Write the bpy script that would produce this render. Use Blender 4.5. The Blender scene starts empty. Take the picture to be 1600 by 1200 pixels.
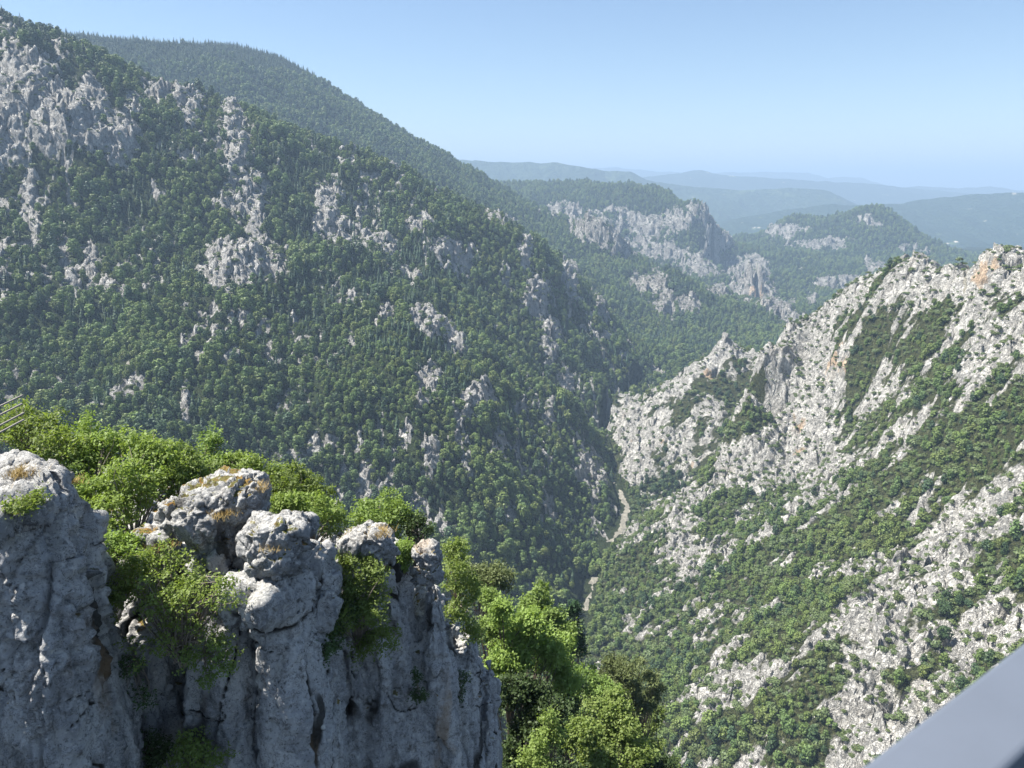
import bpy, math, random
import numpy as np
from mathutils import Vector, Matrix
from mathutils.bvhtree import BVHTree

random.seed(5)
RNG = np.random.default_rng(11)
scene = bpy.context.scene
COL = scene.collection

# ------------------------------------------------------------------ camera, sky, sun, exposure
PITCH = math.radians(14.7)
FPX = 1202.0                                   # focal length in pixels of a 1600 px wide frame
cam_data = bpy.data.cameras.new("camera")
cam_data.sensor_width = 36.0
cam_data.lens = 36.0 * FPX / 1600.0
cam_data.clip_start = 0.05
cam_data.clip_end = 200000.0
cam_data.dof.use_dof = True
cam_data.dof.focus_distance = 60.0
cam_data.dof.aperture_fstop = 6.5
camera = bpy.data.objects.new("camera", cam_data)
camera.rotation_euler = (math.radians(90) - PITCH, 0, 0)
COL.objects.link(camera)
scene.camera = camera

SUN_DIR = Vector((-0.54, 0.08, 0.84)).normalized()      # towards the sun
sun_el = math.asin(SUN_DIR.z)
sun_az = math.atan2(SUN_DIR.x, SUN_DIR.y)               # clockwise from +Y
world = bpy.data.worlds.new("World")
scene.world = world
world.use_nodes = True
wn, wl = world.node_tree.nodes, world.node_tree.links
wn.clear()
sky = wn.new("ShaderNodeTexSky")
sky.sky_type = 'NISHITA'
sky.sun_disc = False
sky.sun_elevation = sun_el
sky.sun_rotation = sun_az
sky.altitude = 900
sky.air_density = 1.0
sky.dust_density = 0.7
sky.ozone_density = 2.4
bg = wn.new("ShaderNodeBackground")
bg.inputs['Strength'].default_value = 0.055
wo = wn.new("ShaderNodeOutputWorld")
wl.new(sky.outputs[0], bg.inputs[0])
wl.new(bg.outputs[0], wo.inputs[0])
sun_data = bpy.data.lights.new("sun", 'SUN')
sun_data.energy = 5.0
sun_data.angle = math.radians(0.5)
sun_data.color = (1.0, 0.955, 0.88)
sun = bpy.data.objects.new("sun", sun_data)
sun.rotation_euler = SUN_DIR.to_track_quat('Z', 'Y').to_euler()
sun.location = (0, 0, 3000)
COL.objects.link(sun)
scene.view_settings.view_transform = 'Standard'
scene.view_settings.look = 'None'
scene.view_settings.gamma = 1.0
scene.view_settings.exposure = 1.55
try:
    scene.cycles.use_denoising = True
    scene.cycles.volume_bounces = 0
    scene.cycles.max_bounces = 5
    scene.cycles.diffuse_bounces = 3
    scene.cycles.glossy_bounces = 2
    scene.cycles.transmission_bounces = 3
    scene.cycles.transparent_max_bounces = 4
except Exception:
    pass

# ------------------------------------------------------------------ helpers
CP, SP = math.cos(PITCH), math.sin(PITCH)

def P(u, v, Y):
    """World point at depth Y (metres ahead) seen at picture position u, v of the 1600 x 1200 photograph."""
    x = (u - 800.0) / FPX; y = -(v - 600.0) / FPX
    dy = CP + y * SP; dz = -SP + y * CP
    return Vector((x * Y / dy, Y, dz * Y / dy))

def project(x, y, z):
    """Picture position of world points (numpy)."""
    d = y * CP - z * SP
    up = y * SP + z * CP
    d = np.maximum(d, 1e-3)
    return 800 + FPX * x / d, 600 - FPX * up / d

def tag(o, label=None, cat=None, group=None, kind=None):
    if label: o['label'] = label
    if cat: o['category'] = cat
    if group: o['group'] = group
    if kind: o['kind'] = kind
    return o

def np_mesh(name, verts, faces, mats=None, attrs=None, smooth=True, mat_index=None):
    me = bpy.data.meshes.new(name)
    verts = np.asarray(verts, np.float32)
    faces = np.asarray(faces, np.int32)
    n = faces.shape[1] if len(faces) else 3
    me.vertices.add(len(verts)); me.vertices.foreach_set('co', verts.ravel())
    if len(faces):
        me.loops.add(faces.size); me.loops.foreach_set('vertex_index', faces.ravel())
        me.polygons.add(len(faces))
        me.polygons.foreach_set('loop_start', np.arange(0, faces.size, n, dtype=np.int32))
        me.polygons.foreach_set('loop_total', np.full(len(faces), n, np.int32))
        if mat_index is not None:
            me.polygons.foreach_set('material_index', np.asarray(mat_index, np.int32))
        me.polygons.foreach_set('use_smooth', np.full(len(faces), smooth, bool))
    for m in (mats or []): me.materials.append(m)
    for k, a in (attrs or {}).items():
        at = me.attributes.new(k, 'FLOAT', 'POINT'); at.data.foreach_set('value', np.asarray(a, np.float32))
    me.update(); me.validate(verbose=False) if len(verts) < 200000 else None
    return me

def link(name, me, parent=None, loc=(0, 0, 0)):
    o = bpy.data.objects.new(name, me)
    COL.objects.link(o)
    o.location = loc
    if parent is not None: o.parent = parent
    return o

# gradient noise, vectorised
_perm = RNG.permutation(256).astype(np.int32)
_perm = np.concatenate([_perm, _perm, _perm])
_g3 = RNG.normal(size=(256, 3)).astype(np.float32); _g3 /= np.linalg.norm(_g3, axis=1)[:, None]
def noise3(x, y, z):
    x = np.asarray(x, np.float32); y = np.asarray(y, np.float32); z = np.asarray(z, np.float32)
    x, y, z = np.broadcast_arrays(x, y, z)
    xi = np.floor(x).astype(np.int32); yi = np.floor(y).astype(np.int32); zi = np.floor(z).astype(np.int32)
    xf = x - xi; yf = y - yi; zf = z - zi
    ux = xf*xf*xf*(xf*(xf*6-15)+10); uy = yf*yf*yf*(yf*(yf*6-15)+10); uz = zf*zf*zf*(zf*(zf*6-15)+10)
    xi &= 255; yi &= 255; zi &= 255
    out = 0
    for a in (0, 1):
        wx = ux if a else 1-ux; pa = _perm[xi+a]
        for b in (0, 1):
            wy = uy if b else 1-uy; pb = _perm[pa+yi+b]
            for c in (0, 1):
                wz = uz if c else 1-uz
                g = _g3[_perm[pb+zi+c]]
                out = out + wx*wy*wz*(g[..., 0]*(xf-a)+g[..., 1]*(yf-b)+g[..., 2]*(zf-c))
    return out * 1.6
def noise2(x, y, s=0.0): return noise3(x, y, np.float32(s + .37))
def fbm(x, y, z, octv=4, gain=.5):
    s = 0; a = 1; f = 1
    for k in range(octv):
        s = s + a*noise3(x*f+k*7.3, y*f+k*3.1, z*f+k*5.7); a *= gain; f *= 2.03
    return s
def ridged(x, y, z, octv=4, gain=.5):
    s = 0; a = 1; f = 1; t = 0
    for k in range(octv):
        s = s + a*(1-2*np.abs(noise3(x*f+k*9.3, y*f+k*4.1, z*f+k*2.7))); t += a; a *= gain; f *= 2.07
    return s/t
def sstep(a, b, x):
    t = np.clip((x-a)/(b-a), 0, 1); return t*t*(3-2*t)

def worley(x, y, z, seed):
    """Nearest-cell data of a 3-D cell noise: offset to the seed point, a number per cell, and F2-F1."""
    xi = np.floor(x).astype(np.int32); yi = np.floor(y).astype(np.int32); zi = np.floor(z).astype(np.int32)
    rt = np.random.default_rng(seed).uniform(0, 1, (256, 3)).astype(np.float32)
    f1 = np.full(x.shape, 9., np.float32); f2 = f1.copy(); idn = np.zeros(x.shape, np.int32); off = np.zeros(x.shape+(3,), np.float32)
    for a in (-1, 0, 1):
        for b in (-1, 0, 1):
            for c in (-1, 0, 1):
                h = _perm[_perm[_perm[(xi+a) & 255]+((yi+b) & 255)]+((zi+c) & 255)]
                p = rt[h]; dx = x-(xi+a+p[:, 0]); dy = y-(yi+b+p[:, 1]); dz = z-(zi+c+p[:, 2]); d = np.sqrt(dx*dx+dy*dy+dz*dz)
                n_ = d < f1; f2 = np.where(n_, f1, np.minimum(f2, d)); f1 = np.where(n_, d, f1); idn = np.where(n_, h, idn)
                off[n_] = np.stack([dx, dy, dz], 1)[n_]
    return off, idn, f2-f1
def chunks(x, y, z, seed):
    off, idn, edge = worley(x, y, z, seed)
    g = _g3[idn]; return (off*g).sum(1)+.35*g[:, 0], edge


# ------------------------------------------------------------------ materials
class NT:
    def __init__(s, name):
        s.m = bpy.data.materials.new(name); s.m.use_nodes = True
        s.t = s.m.node_tree; s.t.nodes.clear()
        s.out = s.t.nodes.new("ShaderNodeOutputMaterial")
    def n(s, typ, props=None, **ins):
        nd = s.t.nodes.new(typ)
        for k, v in (props or {}).items(): setattr(nd, k, v)
        for k, v in ins.items():
            key = int(k[1:]) if k[0] == 'i' and k[1:].isdigit() else k.replace('_', ' ')
            if isinstance(v, bpy.types.NodeSocket): s.t.links.new(v, nd.inputs[key])
            else: nd.inputs[key].default_value = v
        return nd
    def link(s, a, b): s.t.links.new(a, b)
    def attr(s, name): return s.n("ShaderNodeAttribute", dict(attribute_name=name)).outputs['Fac']
    def math(s, op, a, b=0.0, c=None):
        nd = s.n("ShaderNodeMath", dict(operation=op), i0=a, i1=b)
        if c is not None:
            nd.inputs[2].default_value = c
        return nd.outputs[0]
    def noise(s, vec, scale, detail=4, rough=.55, dist=0.0):
        return s.n("ShaderNodeTexNoise", Vector=vec, Scale=scale, Detail=detail, Roughness=rough, Distortion=dist).outputs['Fac']
    def vor(s, vec, scale, feature='F1', out='Distance', rand=1.0):
        return s.n("ShaderNodeTexVoronoi", dict(feature=feature), Vector=vec, Scale=scale, Randomness=rand).outputs[out]
    def mapr(s, v, a, b, c=0.0, d=1.0, smooth=True):
        return s.n("ShaderNodeMapRange", dict(interpolation_type='SMOOTHSTEP' if smooth else 'LINEAR'),
                   i0=v, i1=a, i2=b, i3=c, i4=d).outputs[0]
    def mix(s, f, a, b, mode='MIX'):
        nd = s.t.nodes.new("ShaderNodeMix"); nd.data_type = 'RGBA'; nd.blend_type = mode; nd.clamp_factor = True
        for i, v in ((0, f), (6, a), (7, b)):
            if isinstance(v, bpy.types.NodeSocket): s.t.links.new(v, nd.inputs[i])
            else:
                nd.inputs[i].default_value = v if i == 0 else (tuple(v) + (1,))[:4]
        return nd.outputs[2]
    def mapping(s, vec, scale=(1, 1, 1), rot=(0, 0, 0), loc=(0, 0, 0)):
        nd = s.n("ShaderNodeMapping", Vector=vec); nd.inputs['Scale'].default_value = scale
        nd.inputs['Rotation'].default_value = rot; nd.inputs['Location'].default_value = loc
        return nd.outputs[0]
    def bump(s, h, strength=.5, dist=.1, normal=None):
        nd = s.n("ShaderNodeBump", Height=h, Strength=strength, Distance=dist)
        if normal is not None: s.link(normal, nd.inputs['Normal'])
        return nd.outputs[0]
    def bsdf(s, col, rough=.9, normal=None, spec=.2, metallic=0.0):
        b = s.n("ShaderNodeBsdfPrincipled", Base_Color=col, Roughness=rough, Metallic=metallic)
        b.inputs['Specular IOR Level'].default_value = spec
        if normal is not None: s.link(normal, b.inputs['Normal'])
        s.link(b.outputs[0], s.out.inputs['Surface'])
        return b

def hill_material(name, green_a, green_b, rock_hi, scale=1.0, strata=None):
    """Limestone that shows through scrub and turf: 'rock', 'ochre' and 'scree' come from the mesh."""
    t = NT(name)
    pos = t.n("ShaderNodeNewGeometry").outputs['Position']
    p1 = t.mapping(pos, scale=(1, 1, .75)) if strata is None else t.mapping(pos, scale=strata[0], rot=strata[1])
    nbig = t.noise(p1, .022/scale, 5, .62)
    nmid = t.noise(p1, .16/scale, 5, .65)
    nfine = t.noise(pos, .75/scale, 4, .7)
    crack = t.math('ABSOLUTE', t.math('SUBTRACT', t.noise(t.mapping(p1, scale=(1, 1, .45)), .13/scale, 5, .7, .6), .5))
    crack2 = t.math('ABSOLUTE', t.math('SUBTRACT', t.noise(p1, .4/scale, 4, .7, .4), .5))
    rock = t.attr('rock'); ochre = t.attr('ochre'); scree = t.attr('scree')
    edge = t.math('ADD', rock, t.math('MULTIPLY', t.math('SUBTRACT', t.noise(p1, .09/scale, 4, .6), .5), .8))
    m = t.mapr(edge, .42, .56)
    lo = tuple(c*.62 for c in rock_hi)
    rcol = t.mix(t.mapr(nmid, .3, .66), lo, rock_hi)
    rcol = t.mix(t.mapr(nfine, .46, .34), rcol, tuple(c*.5 for c in rock_hi))
    rcol = t.mix(t.mapr(crack, .022, .0), rcol, tuple(c*.3 for c in rock_hi))
    rcol = t.mix(t.mapr(nbig, .58, .78, 0, .6), rcol, (.47, .41, .33))
    oc = t.mapr(t.math('ADD', ochre, t.math('MULTIPLY', t.math('SUBTRACT', nmid, .5), 1.2)), .45, .75)
    rcol = t.mix(oc, rcol, (.58, .44, .31))
    g = t.mix(t.mapr(nfine, .35, .65), green_a, green_b)
    g = t.mix(t.mapr(nbig, .5, .8), g, tuple(c*.6+.02 for c in green_b))
    col = t.mix(m, g, rcol)
    sc = t.mapr(t.math('ADD', scree, t.math('MULTIPLY', t.math('SUBTRACT', nfine, .5), .7)), .45, .55)
    col = t.mix(sc, col, t.mix(nfine, (.30, .28, .22), (.56, .53, .45)))
    h = t.math('ADD', t.math('MULTIPLY', nmid, 2.6), t.math('MULTIPLY', nfine, .75))
    h = t.math('ADD', h, t.math('MULTIPLY', t.mapr(crack, 0, .05), .9))
    h = t.math('ADD', h, t.math('MULTIPLY', t.mapr(crack2, 0, .06), .4))
    t.bsdf(col, .95, t.bump(h, 1.0, 2.2*scale), .1)
    return t.m

def leaf_material(name, a, b, c, trans=.45, tone=1.0):
    """Foliage: colour varies leaf by leaf and plant by plant; light passes through the leaves."""
    t = NT(name)
    oi = t.n("ShaderNodeObjectInfo").outputs['Random']
    gi = t.n("ShaderNodeNewGeometry").outputs['Random Per Island']
    col = t.mix(gi, a, b)
    col = t.mix(t.mapr(oi, .0, 1.0, smooth=False), col, c)
    hs = t.n("ShaderNodeHueSaturation", Color=col)
    t.link(t.mapr(oi, 0, 1, .62*tone, 1.38*tone, False), hs.inputs['Value'])
    col = hs.outputs[0]
    d = t.n("ShaderNodeBsdfPrincipled", Base_Color=col, Roughness=.55)
    d.inputs['Specular IOR Level'].default_value = .25
    tr = t.n("ShaderNodeBsdfTranslucent", Color=t.mix(.5, col, (.30, .42, .03), 'MIX') if trans > .3 else col)
    mx = t.n("ShaderNodeMixShader", i0=trans, i1=d.outputs[0], i2=tr.outputs[0])
    t.link(mx.outputs[0], t.out.inputs['Surface'])
    return t.m

def simple(name, col, rough=.8, spec=.2, nscale=None, var=.25, metallic=0.0, bump=0.0):
    t = NT(name)
    if nscale:
        pos = t.n("ShaderNodeTexCoord").outputs['Object']
        nz = t.noise(pos, nscale, 5, .6)
        c = t.mix(nz, tuple(x*(1-var) for x in col), tuple(min(1, x*(1+var)) for x in col))
        t.bsdf(c, rough, t.bump(nz, .6, bump) if bump else None, spec, metallic)
    else:
        t.bsdf(tuple(col)+(1,), rough, None, spec, metallic)
    return t.m
# ------------------------------------------------------------------ the canyon and the hills round it
RIVER = [(130, 0), (90, 150), (60, 300), (40, 450), (52, 580), (78, 700), (86, 742), (102, 785), (128, 840), (146, 912), (140, 1020), (138, 1150),
         (190, 1330), (271, 1500), (400, 1600), (507, 1700), (640, 1900), (760, 2150), (860, 2500), (900, 2900), (880, 3300)]
ry = np.array([p[1] for p in RIVER], float); rx = np.array([p[0] for p in RIVER], float)
def river_z(y): return np.interp(y, [0, 700, 1100, 1500, 1900, 2500, 3300], [-412, -405, -397, -394, -384, -400, -425])

ctl = []
def C(u, v, Y): ctl.append(tuple(P(u, v, Y)))
def W(x, y, z): ctl.append((x, y, z))
for x, y in RIVER: W(x, y, float(river_z(y)))
# right-hand slope
for a in [(1340,1200,320),(1600,1000,330),(1050,1150,420),(1600,700,470),(1600,850,395),(1600,428,640),(1520,412,690),(1450,424,760),(1390,440,820),
          (1330,468,880),(1280,492,925),(1230,532,905),(1190,592,860),(1168,640,835),(1300,700,740),(1250,600,880),(1180,700,850),(1240,712,790),(1200,850,600),(1000,950,630),
          (1150,1000,480),(1400,900,440),(1450,600,640),(1450,500,710),(1350,560,770),(1400,720,580),(1100,760,850),(1020,800,830),(1300,1000,405),(1250,1120,365),
          (1500,1050,345),(1100,880,650),(1500,800,480),(1480,1190,290),
          (1130,545,1150),(975,853,752),(950,878,742),(1010,835,758),(1080,585,1120),(1050,605,1130),(1010,625,1125),(975,655,1120),(962,690,1090),(985,740,1000),(1040,700,1010),(1100,650,1030),(1180,622,1060),(1150,700,900)]: C(*a)
for (u, v, Y) in [(1600,428,640),(1520,412,690),(1450,424,760),(1390,440,820),(1330,468,880),(1280,492,925),(1230,532,905),(1190,592,860),(1700,420,620),(1850,400,600)]:
    p_ = P(u, v, Y); W(p_.x*1.13, p_.y*1.13, p_.z*1.13-.055*Y)
for a in [(360,1030,-285),(520,1000,-190),(620,830,-140),(760,640,-110),(640,400,-90),(520,300,-110),(420,1250,-290),(620,1400,-290),(800,1100,-110),(900,1700,-260),(1100,1900,-230),
          (330,1280,-350),(330,100,-200),(230,60,-280),(400,200,-150),(1100,1000,-80),(1300,1500,-150)]: W(*a)
# left mountain: crest, face, foot
for a in [(0,40,1300),(100,76,1330),(200,112,1360),(300,150,1400),(400,200,1430),(500,232,1470),(600,262,1500),(700,308,1530),(780,352,1550),(830,378,1580),(870,405,1600),
          (920,455,1590),(960,520,1550),(1000,572,1490),
          (-200,-20,1250),(-200,300,950),(-200,600,650),(0,600,700),(0,450,860),(400,650,700),(200,620,700),(700,700,750),(850,850,720),(800,970,600),(600,800,650),(300,400,1000),
          (0,350,1000),(0,150,1150),(550,450,1050),(750,550,1000),(900,650,1050),(700,400,1300),(450,300,1250),(200,250,1150),(880,480,1420),(820,440,1380),(940,600,1250),
          (400,900,520),(200,900,450),(0,900,420),(650,1000,480),(900,760,880),(895,850,780)]: C(*a)
for a in [(-900,1750,60),(-650,1800,20),(-400,1850,-50),(-150,1900,-140),(80,1900,-260),(250,1850,-340),
          (-100,300,-330),(-250,300,-290),(-450,350,-220),(-700,450,-120),(-60,200,-240),(20,120,-150),(8,80,-92),(4,50,-52),(16,50,-60),(0,25,-38),(12,14,-32),(-40,150,-190),(-40,60,-66),(60,60,-120),(40,220,-310)]: W(*a)
# second mountain
for a in [(-100,20,2500),(80,55,2600),(200,66,2650),(340,74,2700),(430,92,2720),(520,142,2780),(600,196,2800),(660,228,2800),(720,262,2800),(780,302,2760),(830,340,2700),(855,372,2580),(885,400,2450),
          (300,120,2300),(500,200,2300),(650,260,2350),(750,320,2300),(150,85,2300),(820,375,2250)]: C(*a)
for a in [(-700,3400,250),(-1500,3400,300),(-200,3500,-50),(-2200,2600,350),(-2000,1800,200),(-1700,1200,150)]: W(*a)
# mid valley, shoulders, mesa, hills behind
for a in [(900,420,2300),(950,430,2350),(1000,425,2450),(1060,440,2500),(1100,455,2350),(1150,480,2250),(1200,505,2150),(1050,520,1950),(980,520,1900),(1100,550,1800),(930,480,1950),
          (940,372,2650),(900,350,2900),(985,400,2600),
          (800,290,4200),(900,291,4200),(1000,300,4050),(1060,315,3750),(1105,328,3520),(850,330,3500),(950,335,3550),(1040,345,3500),(1108,345,3440),
          (1120,425,3280),(1050,425,3200),(950,395,3100),
          (1140,370,3650),(1150,425,3400),(1132,440,3430),(1130,400,3800),(1113,340,3470),(1040,300,3900),(950,291,4000),(860,292,4000),(1080,322,3600),
          (1175,455,2950),(1176,474,2760),(1110,462,2800),(1200,445,3000),(1250,395,3550),(1220,358,4200),(1270,383,3800),(1200,385,3900),(1300,400,3500),(1350,341,3800),(1310,365,3800),(1400,352,3800),(1450,386,3800),(1500,400,3900),
          (1300,450,2950),(1400,430,3000),(1230,500,2600),(1300,480,2500),(1450,450,2900),(1600,420,3300),(1800,400,3500),(2000,380,3500)]: C(*a)
for a in [(300,4800,-330),(800,4600,-420),(1700,5000,-450),(2600,4800,-400),(-800,4800,-100),(-300,5600,-300),(900,5600,-470),(2500,5600,-470),(400,3000,-270)]: W(*a)
ctl = np.array(ctl, float)
# thin-plate spline through the survey points
S = 1000.0
cx, cy, cz = ctl[:, 0]/S, ctl[:, 1]/S, ctl[:, 2]
def U2(r2): return r2*np.log(r2+1e-12)
K = U2((cx[:, None]-cx)**2+(cy[:, None]-cy)**2)
n = len(cx)
A = np.zeros((n+3, n+3)); A[:n, :n] = K + np.eye(n)*1e-5
A[:n, n] = 1; A[:n, n+1] = cx; A[:n, n+2] = cy; A[n, :n] = 1; A[n+1, :n] = cx; A[n+2, :n] = cy
wts = np.linalg.solve(A, np.concatenate([cz, [0, 0, 0]]))
def base_height(x, y):
    sh = x.shape; x = (x/S).ravel(); y = (y/S).ravel(); out = np.empty(len(x), np.float32)
    for i in range(0, len(x), 40000):
        a, b = x[i:i+40000], y[i:i+40000]
        r2 = (a[:, None]-cx)**2+(b[:, None]-cy)**2
        out[i:i+40000] = U2(r2) @ wts[:n] + wts[n] + wts[n+1]*a + wts[n+2]*b
    return out.reshape(sh)

# polar sheet: finer near, coarser far, wider than any view
NA = 1500
AZ = np.radians(np.linspace(-44, 44, NA))
RR = np.concatenate([np.geomspace(14, 250, 240, endpoint=False), np.geomspace(250, 1750, 1250, endpoint=False),
                     np.geomspace(1750, 3600, 230, endpoint=False), np.geomspace(3600, 5800, 90)])
NR = len(RR)
# the smooth spline on every third node, then linear between
ia = np.arange(0, NA, 3); ia = np.append(ia, NA-1) if ia[-1] != NA-1 else ia
ir = np.arange(0, NR, 3); ir = np.append(ir, NR-1) if ir[-1] != NR-1 else ir
RC, AC = np.meshgrid(RR[ir], AZ[ia], indexing='ij')
ZC = base_height(RC*np.sin(AC), RC*np.cos(AC))
tmp = np.stack([np.interp(np.arange(NR), ir, ZC[:, j]) for j in range(len(ia))], 1)
Z0 = np.stack([np.interp(np.arange(NA), ia, tmp[i]) for i in range(NR)], 0).astype(np.float32)
R2, A2 = np.meshgrid(RR, AZ, indexing='ij')
X0 = (R2*np.sin(A2)).astype(np.float32); Y0 = (R2*np.cos(A2)).astype(np.float32)
RIVX = np.interp(Y0, ry, rx)
DRIV = X0 - RIVX
RZ = river_z(Y0).astype(np.float32)
def knob(u, v, Y, r, h, power=1.3, flat=0.0, sq=1.0):
    p_ = P(u, v, Y); d = np.hypot((X0-p_.x), (Y0-p_.y)*sq)/r
    return (h*np.clip((1-d)/(1-flat), 0, 1)**power).astype(np.float32)
Z0 = np.maximum(Z0, RZ - 2)
Z0 = Z0 + knob(1177, 470, 2860, 95, 135, 1.1) + knob(1205, 490, 2780, 80, 40) + knob(1148, 440, 3000, 60, 50)
Z0 = Z0 + knob(1130, 560, 1150, 42, 22, 1.2) + knob(1182, 570, 1260, 14, 34, .8) + knob(1262, 610, 835, 105, 34, .9, .35)
Z0 = Z0 + knob(1235, 372, 4200, 170, 60, 1.0) + knob(1350, 360, 3850, 420, 36, .8, .2) + knob(935, 372, 2620, 110, 55, .9, .3) + knob(1040, 470, 2330, 90, 38, .9, .2)
Z0 = Z0 + knob(370, 425, 1010, 60, 26, .8, .4) + knob(100, 170, 1180, 130, 30, .8, .4) + knob(385, 310, 1130, 60, 16, .8, .3)+ knob(525, 345, 1130, 50, 16, .8, .3)
U0, V0 = project(X0, Y0, Z0)

# where rock shows on the slopes: (u, v, half width, half height, turn in degrees, strength)
CRAGS = [
 (12,150,22,75,0,1),(60,140,30,40,-10,1),(85,175,32,45,0,1.1),(75,215,35,30,0,.9),(140,180,28,45,0,1.1),(185,215,26,35,0,.9),(20,215,30,40,0,1),(130,225,40,22,0,.7),(215,165,20,20,0,.6),
 (265,155,45,16,15,.75),(300,175,16,25,0,.75),(365,200,20,30,0,.85),(372,255,20,30,10,1),(385,300,30,22,0,.85),(345,315,20,16,0,.6),(400,330,16,26,0,.9),(395,365,22,20,0,.9),
 (370,412,50,42,0,1.35),(430,420,26,28,0,.9),(345,440,30,22,0,.9),
 (512,298,20,16,0,.9),(522,340,20,34,-15,1),(548,385,22,18,0,.85),(500,330,12,26,0,.6),(590,375,26,16,30,.9),(560,320,8,12,0,.6),
 (48,320,11,46,0,1),(58,375,9,25,0,.8),(100,395,10,28,0,.8),(140,405,13,34,0,.85),(112,440,14,18,0,.8),(175,445,26,14,0,.8),(8,430,12,40,0,.8),
 (680,518,32,24,30,1.05),(715,540,16,20,20,.8),(600,498,12,12,0,.8),(655,352,22,14,0,.7),(708,395,30,20,0,.8),(630,425,22,14,20,.6),(650,440,10,20,0,.5),
 (822,400,12,26,0,.8),(838,470,20,30,0,.95),(862,540,14,36,0,.85),(885,600,14,26,0,.6),(892,430,12,24,-20,.9),(780,350,24,10,15,.7),(935,480,18,14,30,.6),(950,520,12,12,0,.5),
 (672,612,20,26,0,1),(660,650,10,14,0,.8),(748,640,22,26,20,1),(770,600,10,16,0,.5),(672,728,13,32,0,.95),(500,688,22,18,0,.75),(290,640,7,42,0,.95),(262,632,6,16,0,.7),(570,740,14,22,0,.7),(798,815,12,18,0,.8),
 (920,732,24,22,20,.9),(935,765,12,22,0,.8),(640,700,8,14,0,.6),(720,700,10,16,0,.6),(730,740,10,30,0,.5),(560,700,8,10,0,.5),
 (8,605,10,12,0,.8),(95,600,6,12,0,.8),(450,620,10,10,0,.4),(860,640,8,24,0,.5),(790,700,8,12,0,.4),(850,790,8,14,0,.35),
 (885,330,34,10,5,.8),(935,360,34,18,10,1.1),(968,385,24,14,25,1.15),(905,350,16,10,0,.7),(1020,445,22,20,20,.85),(1042,478,18,16,40,1.05),(1075,478,14,14,0,.8),(995,440,12,14,0,.8),(800,350,14,8,30,.8),
 (1010,350,42,18,10,.8),(1060,345,26,18,0,.8),(1092,333,20,14,10,.9),(1040,395,60,16,12,.7),(1085,408,30,12,5,.8),(1112,378,14,36,0,.75),(1095,425,26,10,0,.8),(960,330,30,8,0,.6),(1000,380,40,10,0,.55),
 (1133,375,10,12,0,1),(1148,420,14,16,0,.8),(1175,432,20,24,0,1.5),(1178,455,28,14,0,1.2),(1130,455,26,9,10,.9),(1215,480,36,14,25,.9),(1240,500,16,10,0,.9),(1225,360,30,8,0,1),(1225,372,20,6,0,.5),
 (1280,383,44,6,0,1.1),(1350,343,16,6,0,.9),(1365,352,12,6,0,.7),(1330,440,50,9,-5,.7),(1370,420,16,8,0,.7),(1310,372,20,5,0,.6),(1300,446,26,8,0,.7),(1420,388,14,8,0,.8),(1445,398,10,6,0,.7),(1355,408,6,12,30,.7),
 (1272,470,12,12,0,.6),(1250,420,10,5,0,.4),
]
OCHRES = [(1180,460,14,10,0,1),(1108,585,14,7,0,.95),(1300,575,10,14,0,.95),(1310,545,7,10,0,.8),(1318,580,14,18,30,.75),(1248,672,12,10,0,.9),(1240,655,8,8,0,.7),(1250,708,12,8,0,.85),
 (1532,428,14,18,0,1),(1555,420,16,12,0,.7),(1290,600,8,10,0,.6),(988,694,5,4,0,.7),(1036,690,5,4,0,.8),(1092,705,6,14,-30,.75),(1080,725,5,14,30,.7),(500,690,16,10,0,.4)]
GAPS = [(1490,700,90,60,-20,1.1),(1570,640,60,40,-40,1),(1450,610,40,24,-50,.8),(1455,500,30,16,-20,.7),(1400,545,50,24,-25,.9),(1345,515,40,22,0,.5),(1340,625,22,60,20,.9),(1350,590,34,30,0,.6),(1310,660,16,24,0,.5),
 (1420,640,50,30,-20,.5),(1390,760,100,40,-20,1.15),(1250,770,70,20,-15,1),(1330,840,80,38,-25,1.2),(1200,860,90,22,-12,.9),(1150,830,60,20,-20,.8),(1250,930,80,36,-30,1.1),(1130,920,50,34,-20,.8),
 (1200,1010,90,26,-25,1),(1100,980,50,36,-30,.9),(1060,1040,60,40,0,1.1),(1190,1110,60,34,-20,1.1),(1290,1060,30,30,-30,.6),(1000,920,60,50,-30,1),(960,1000,50,50,0,1),(1000,1120,60,60,0,1),(1110,1170,50,30,0,.6),
 (1400,1050,30,24,0,.7),(1350,990,22,16,-30,.7),(1500,935,70,24,-10,.8),(1570,880,40,20,0,.6),(1250,1180,40,16,0,.9),(1430,1080,30,14,0,.5),
 (1150,560,22,14,0,1),(1160,600,50,26,0,1.1),(1100,620,40,18,-30,.8),(1140,660,30,30,-40,.7),(1060,660,26,14,-40,.6),(1050,740,40,14,-30,.7),(1100,730,24,24,-40,.5),(1000,780,30,12,0,.5),(1180,690,16,40,0,.6),(1190,610,12,20,0,.8)]
POS = [(1255,610,60,70,10,.8),(1220,570,30,50,20,.6),(1260,680,50,40,0,.7),(1520,420,70,26,-10,.8),(1420,440,60,18,-25,.5),(1560,540,40,50,-40,.4),(1280,760,50,30,-40,.6),(1180,720,40,34,-20,.5),(1000,690,30,40,0,.4),
 (1470,900,60,20,-40,.5),(1340,940,50,22,-40,.6),(1540,980,60,26,-20,.8),(1420,1010,40,20,-40,.5),(1120,870,50,18,-25,.6),(1150,1090,50,14,-30,.8),(1090,1090,20,14,-30,.6),(1350,1100,60,30,-30,.6),(1230,730,60,16,0,.3),
 (1120,548,16,10,0,.8),(1100,575,16,10,0,.7),(990,650,20,18,-40,.5),(1380,1140,40,30,-30,.4)]
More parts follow.
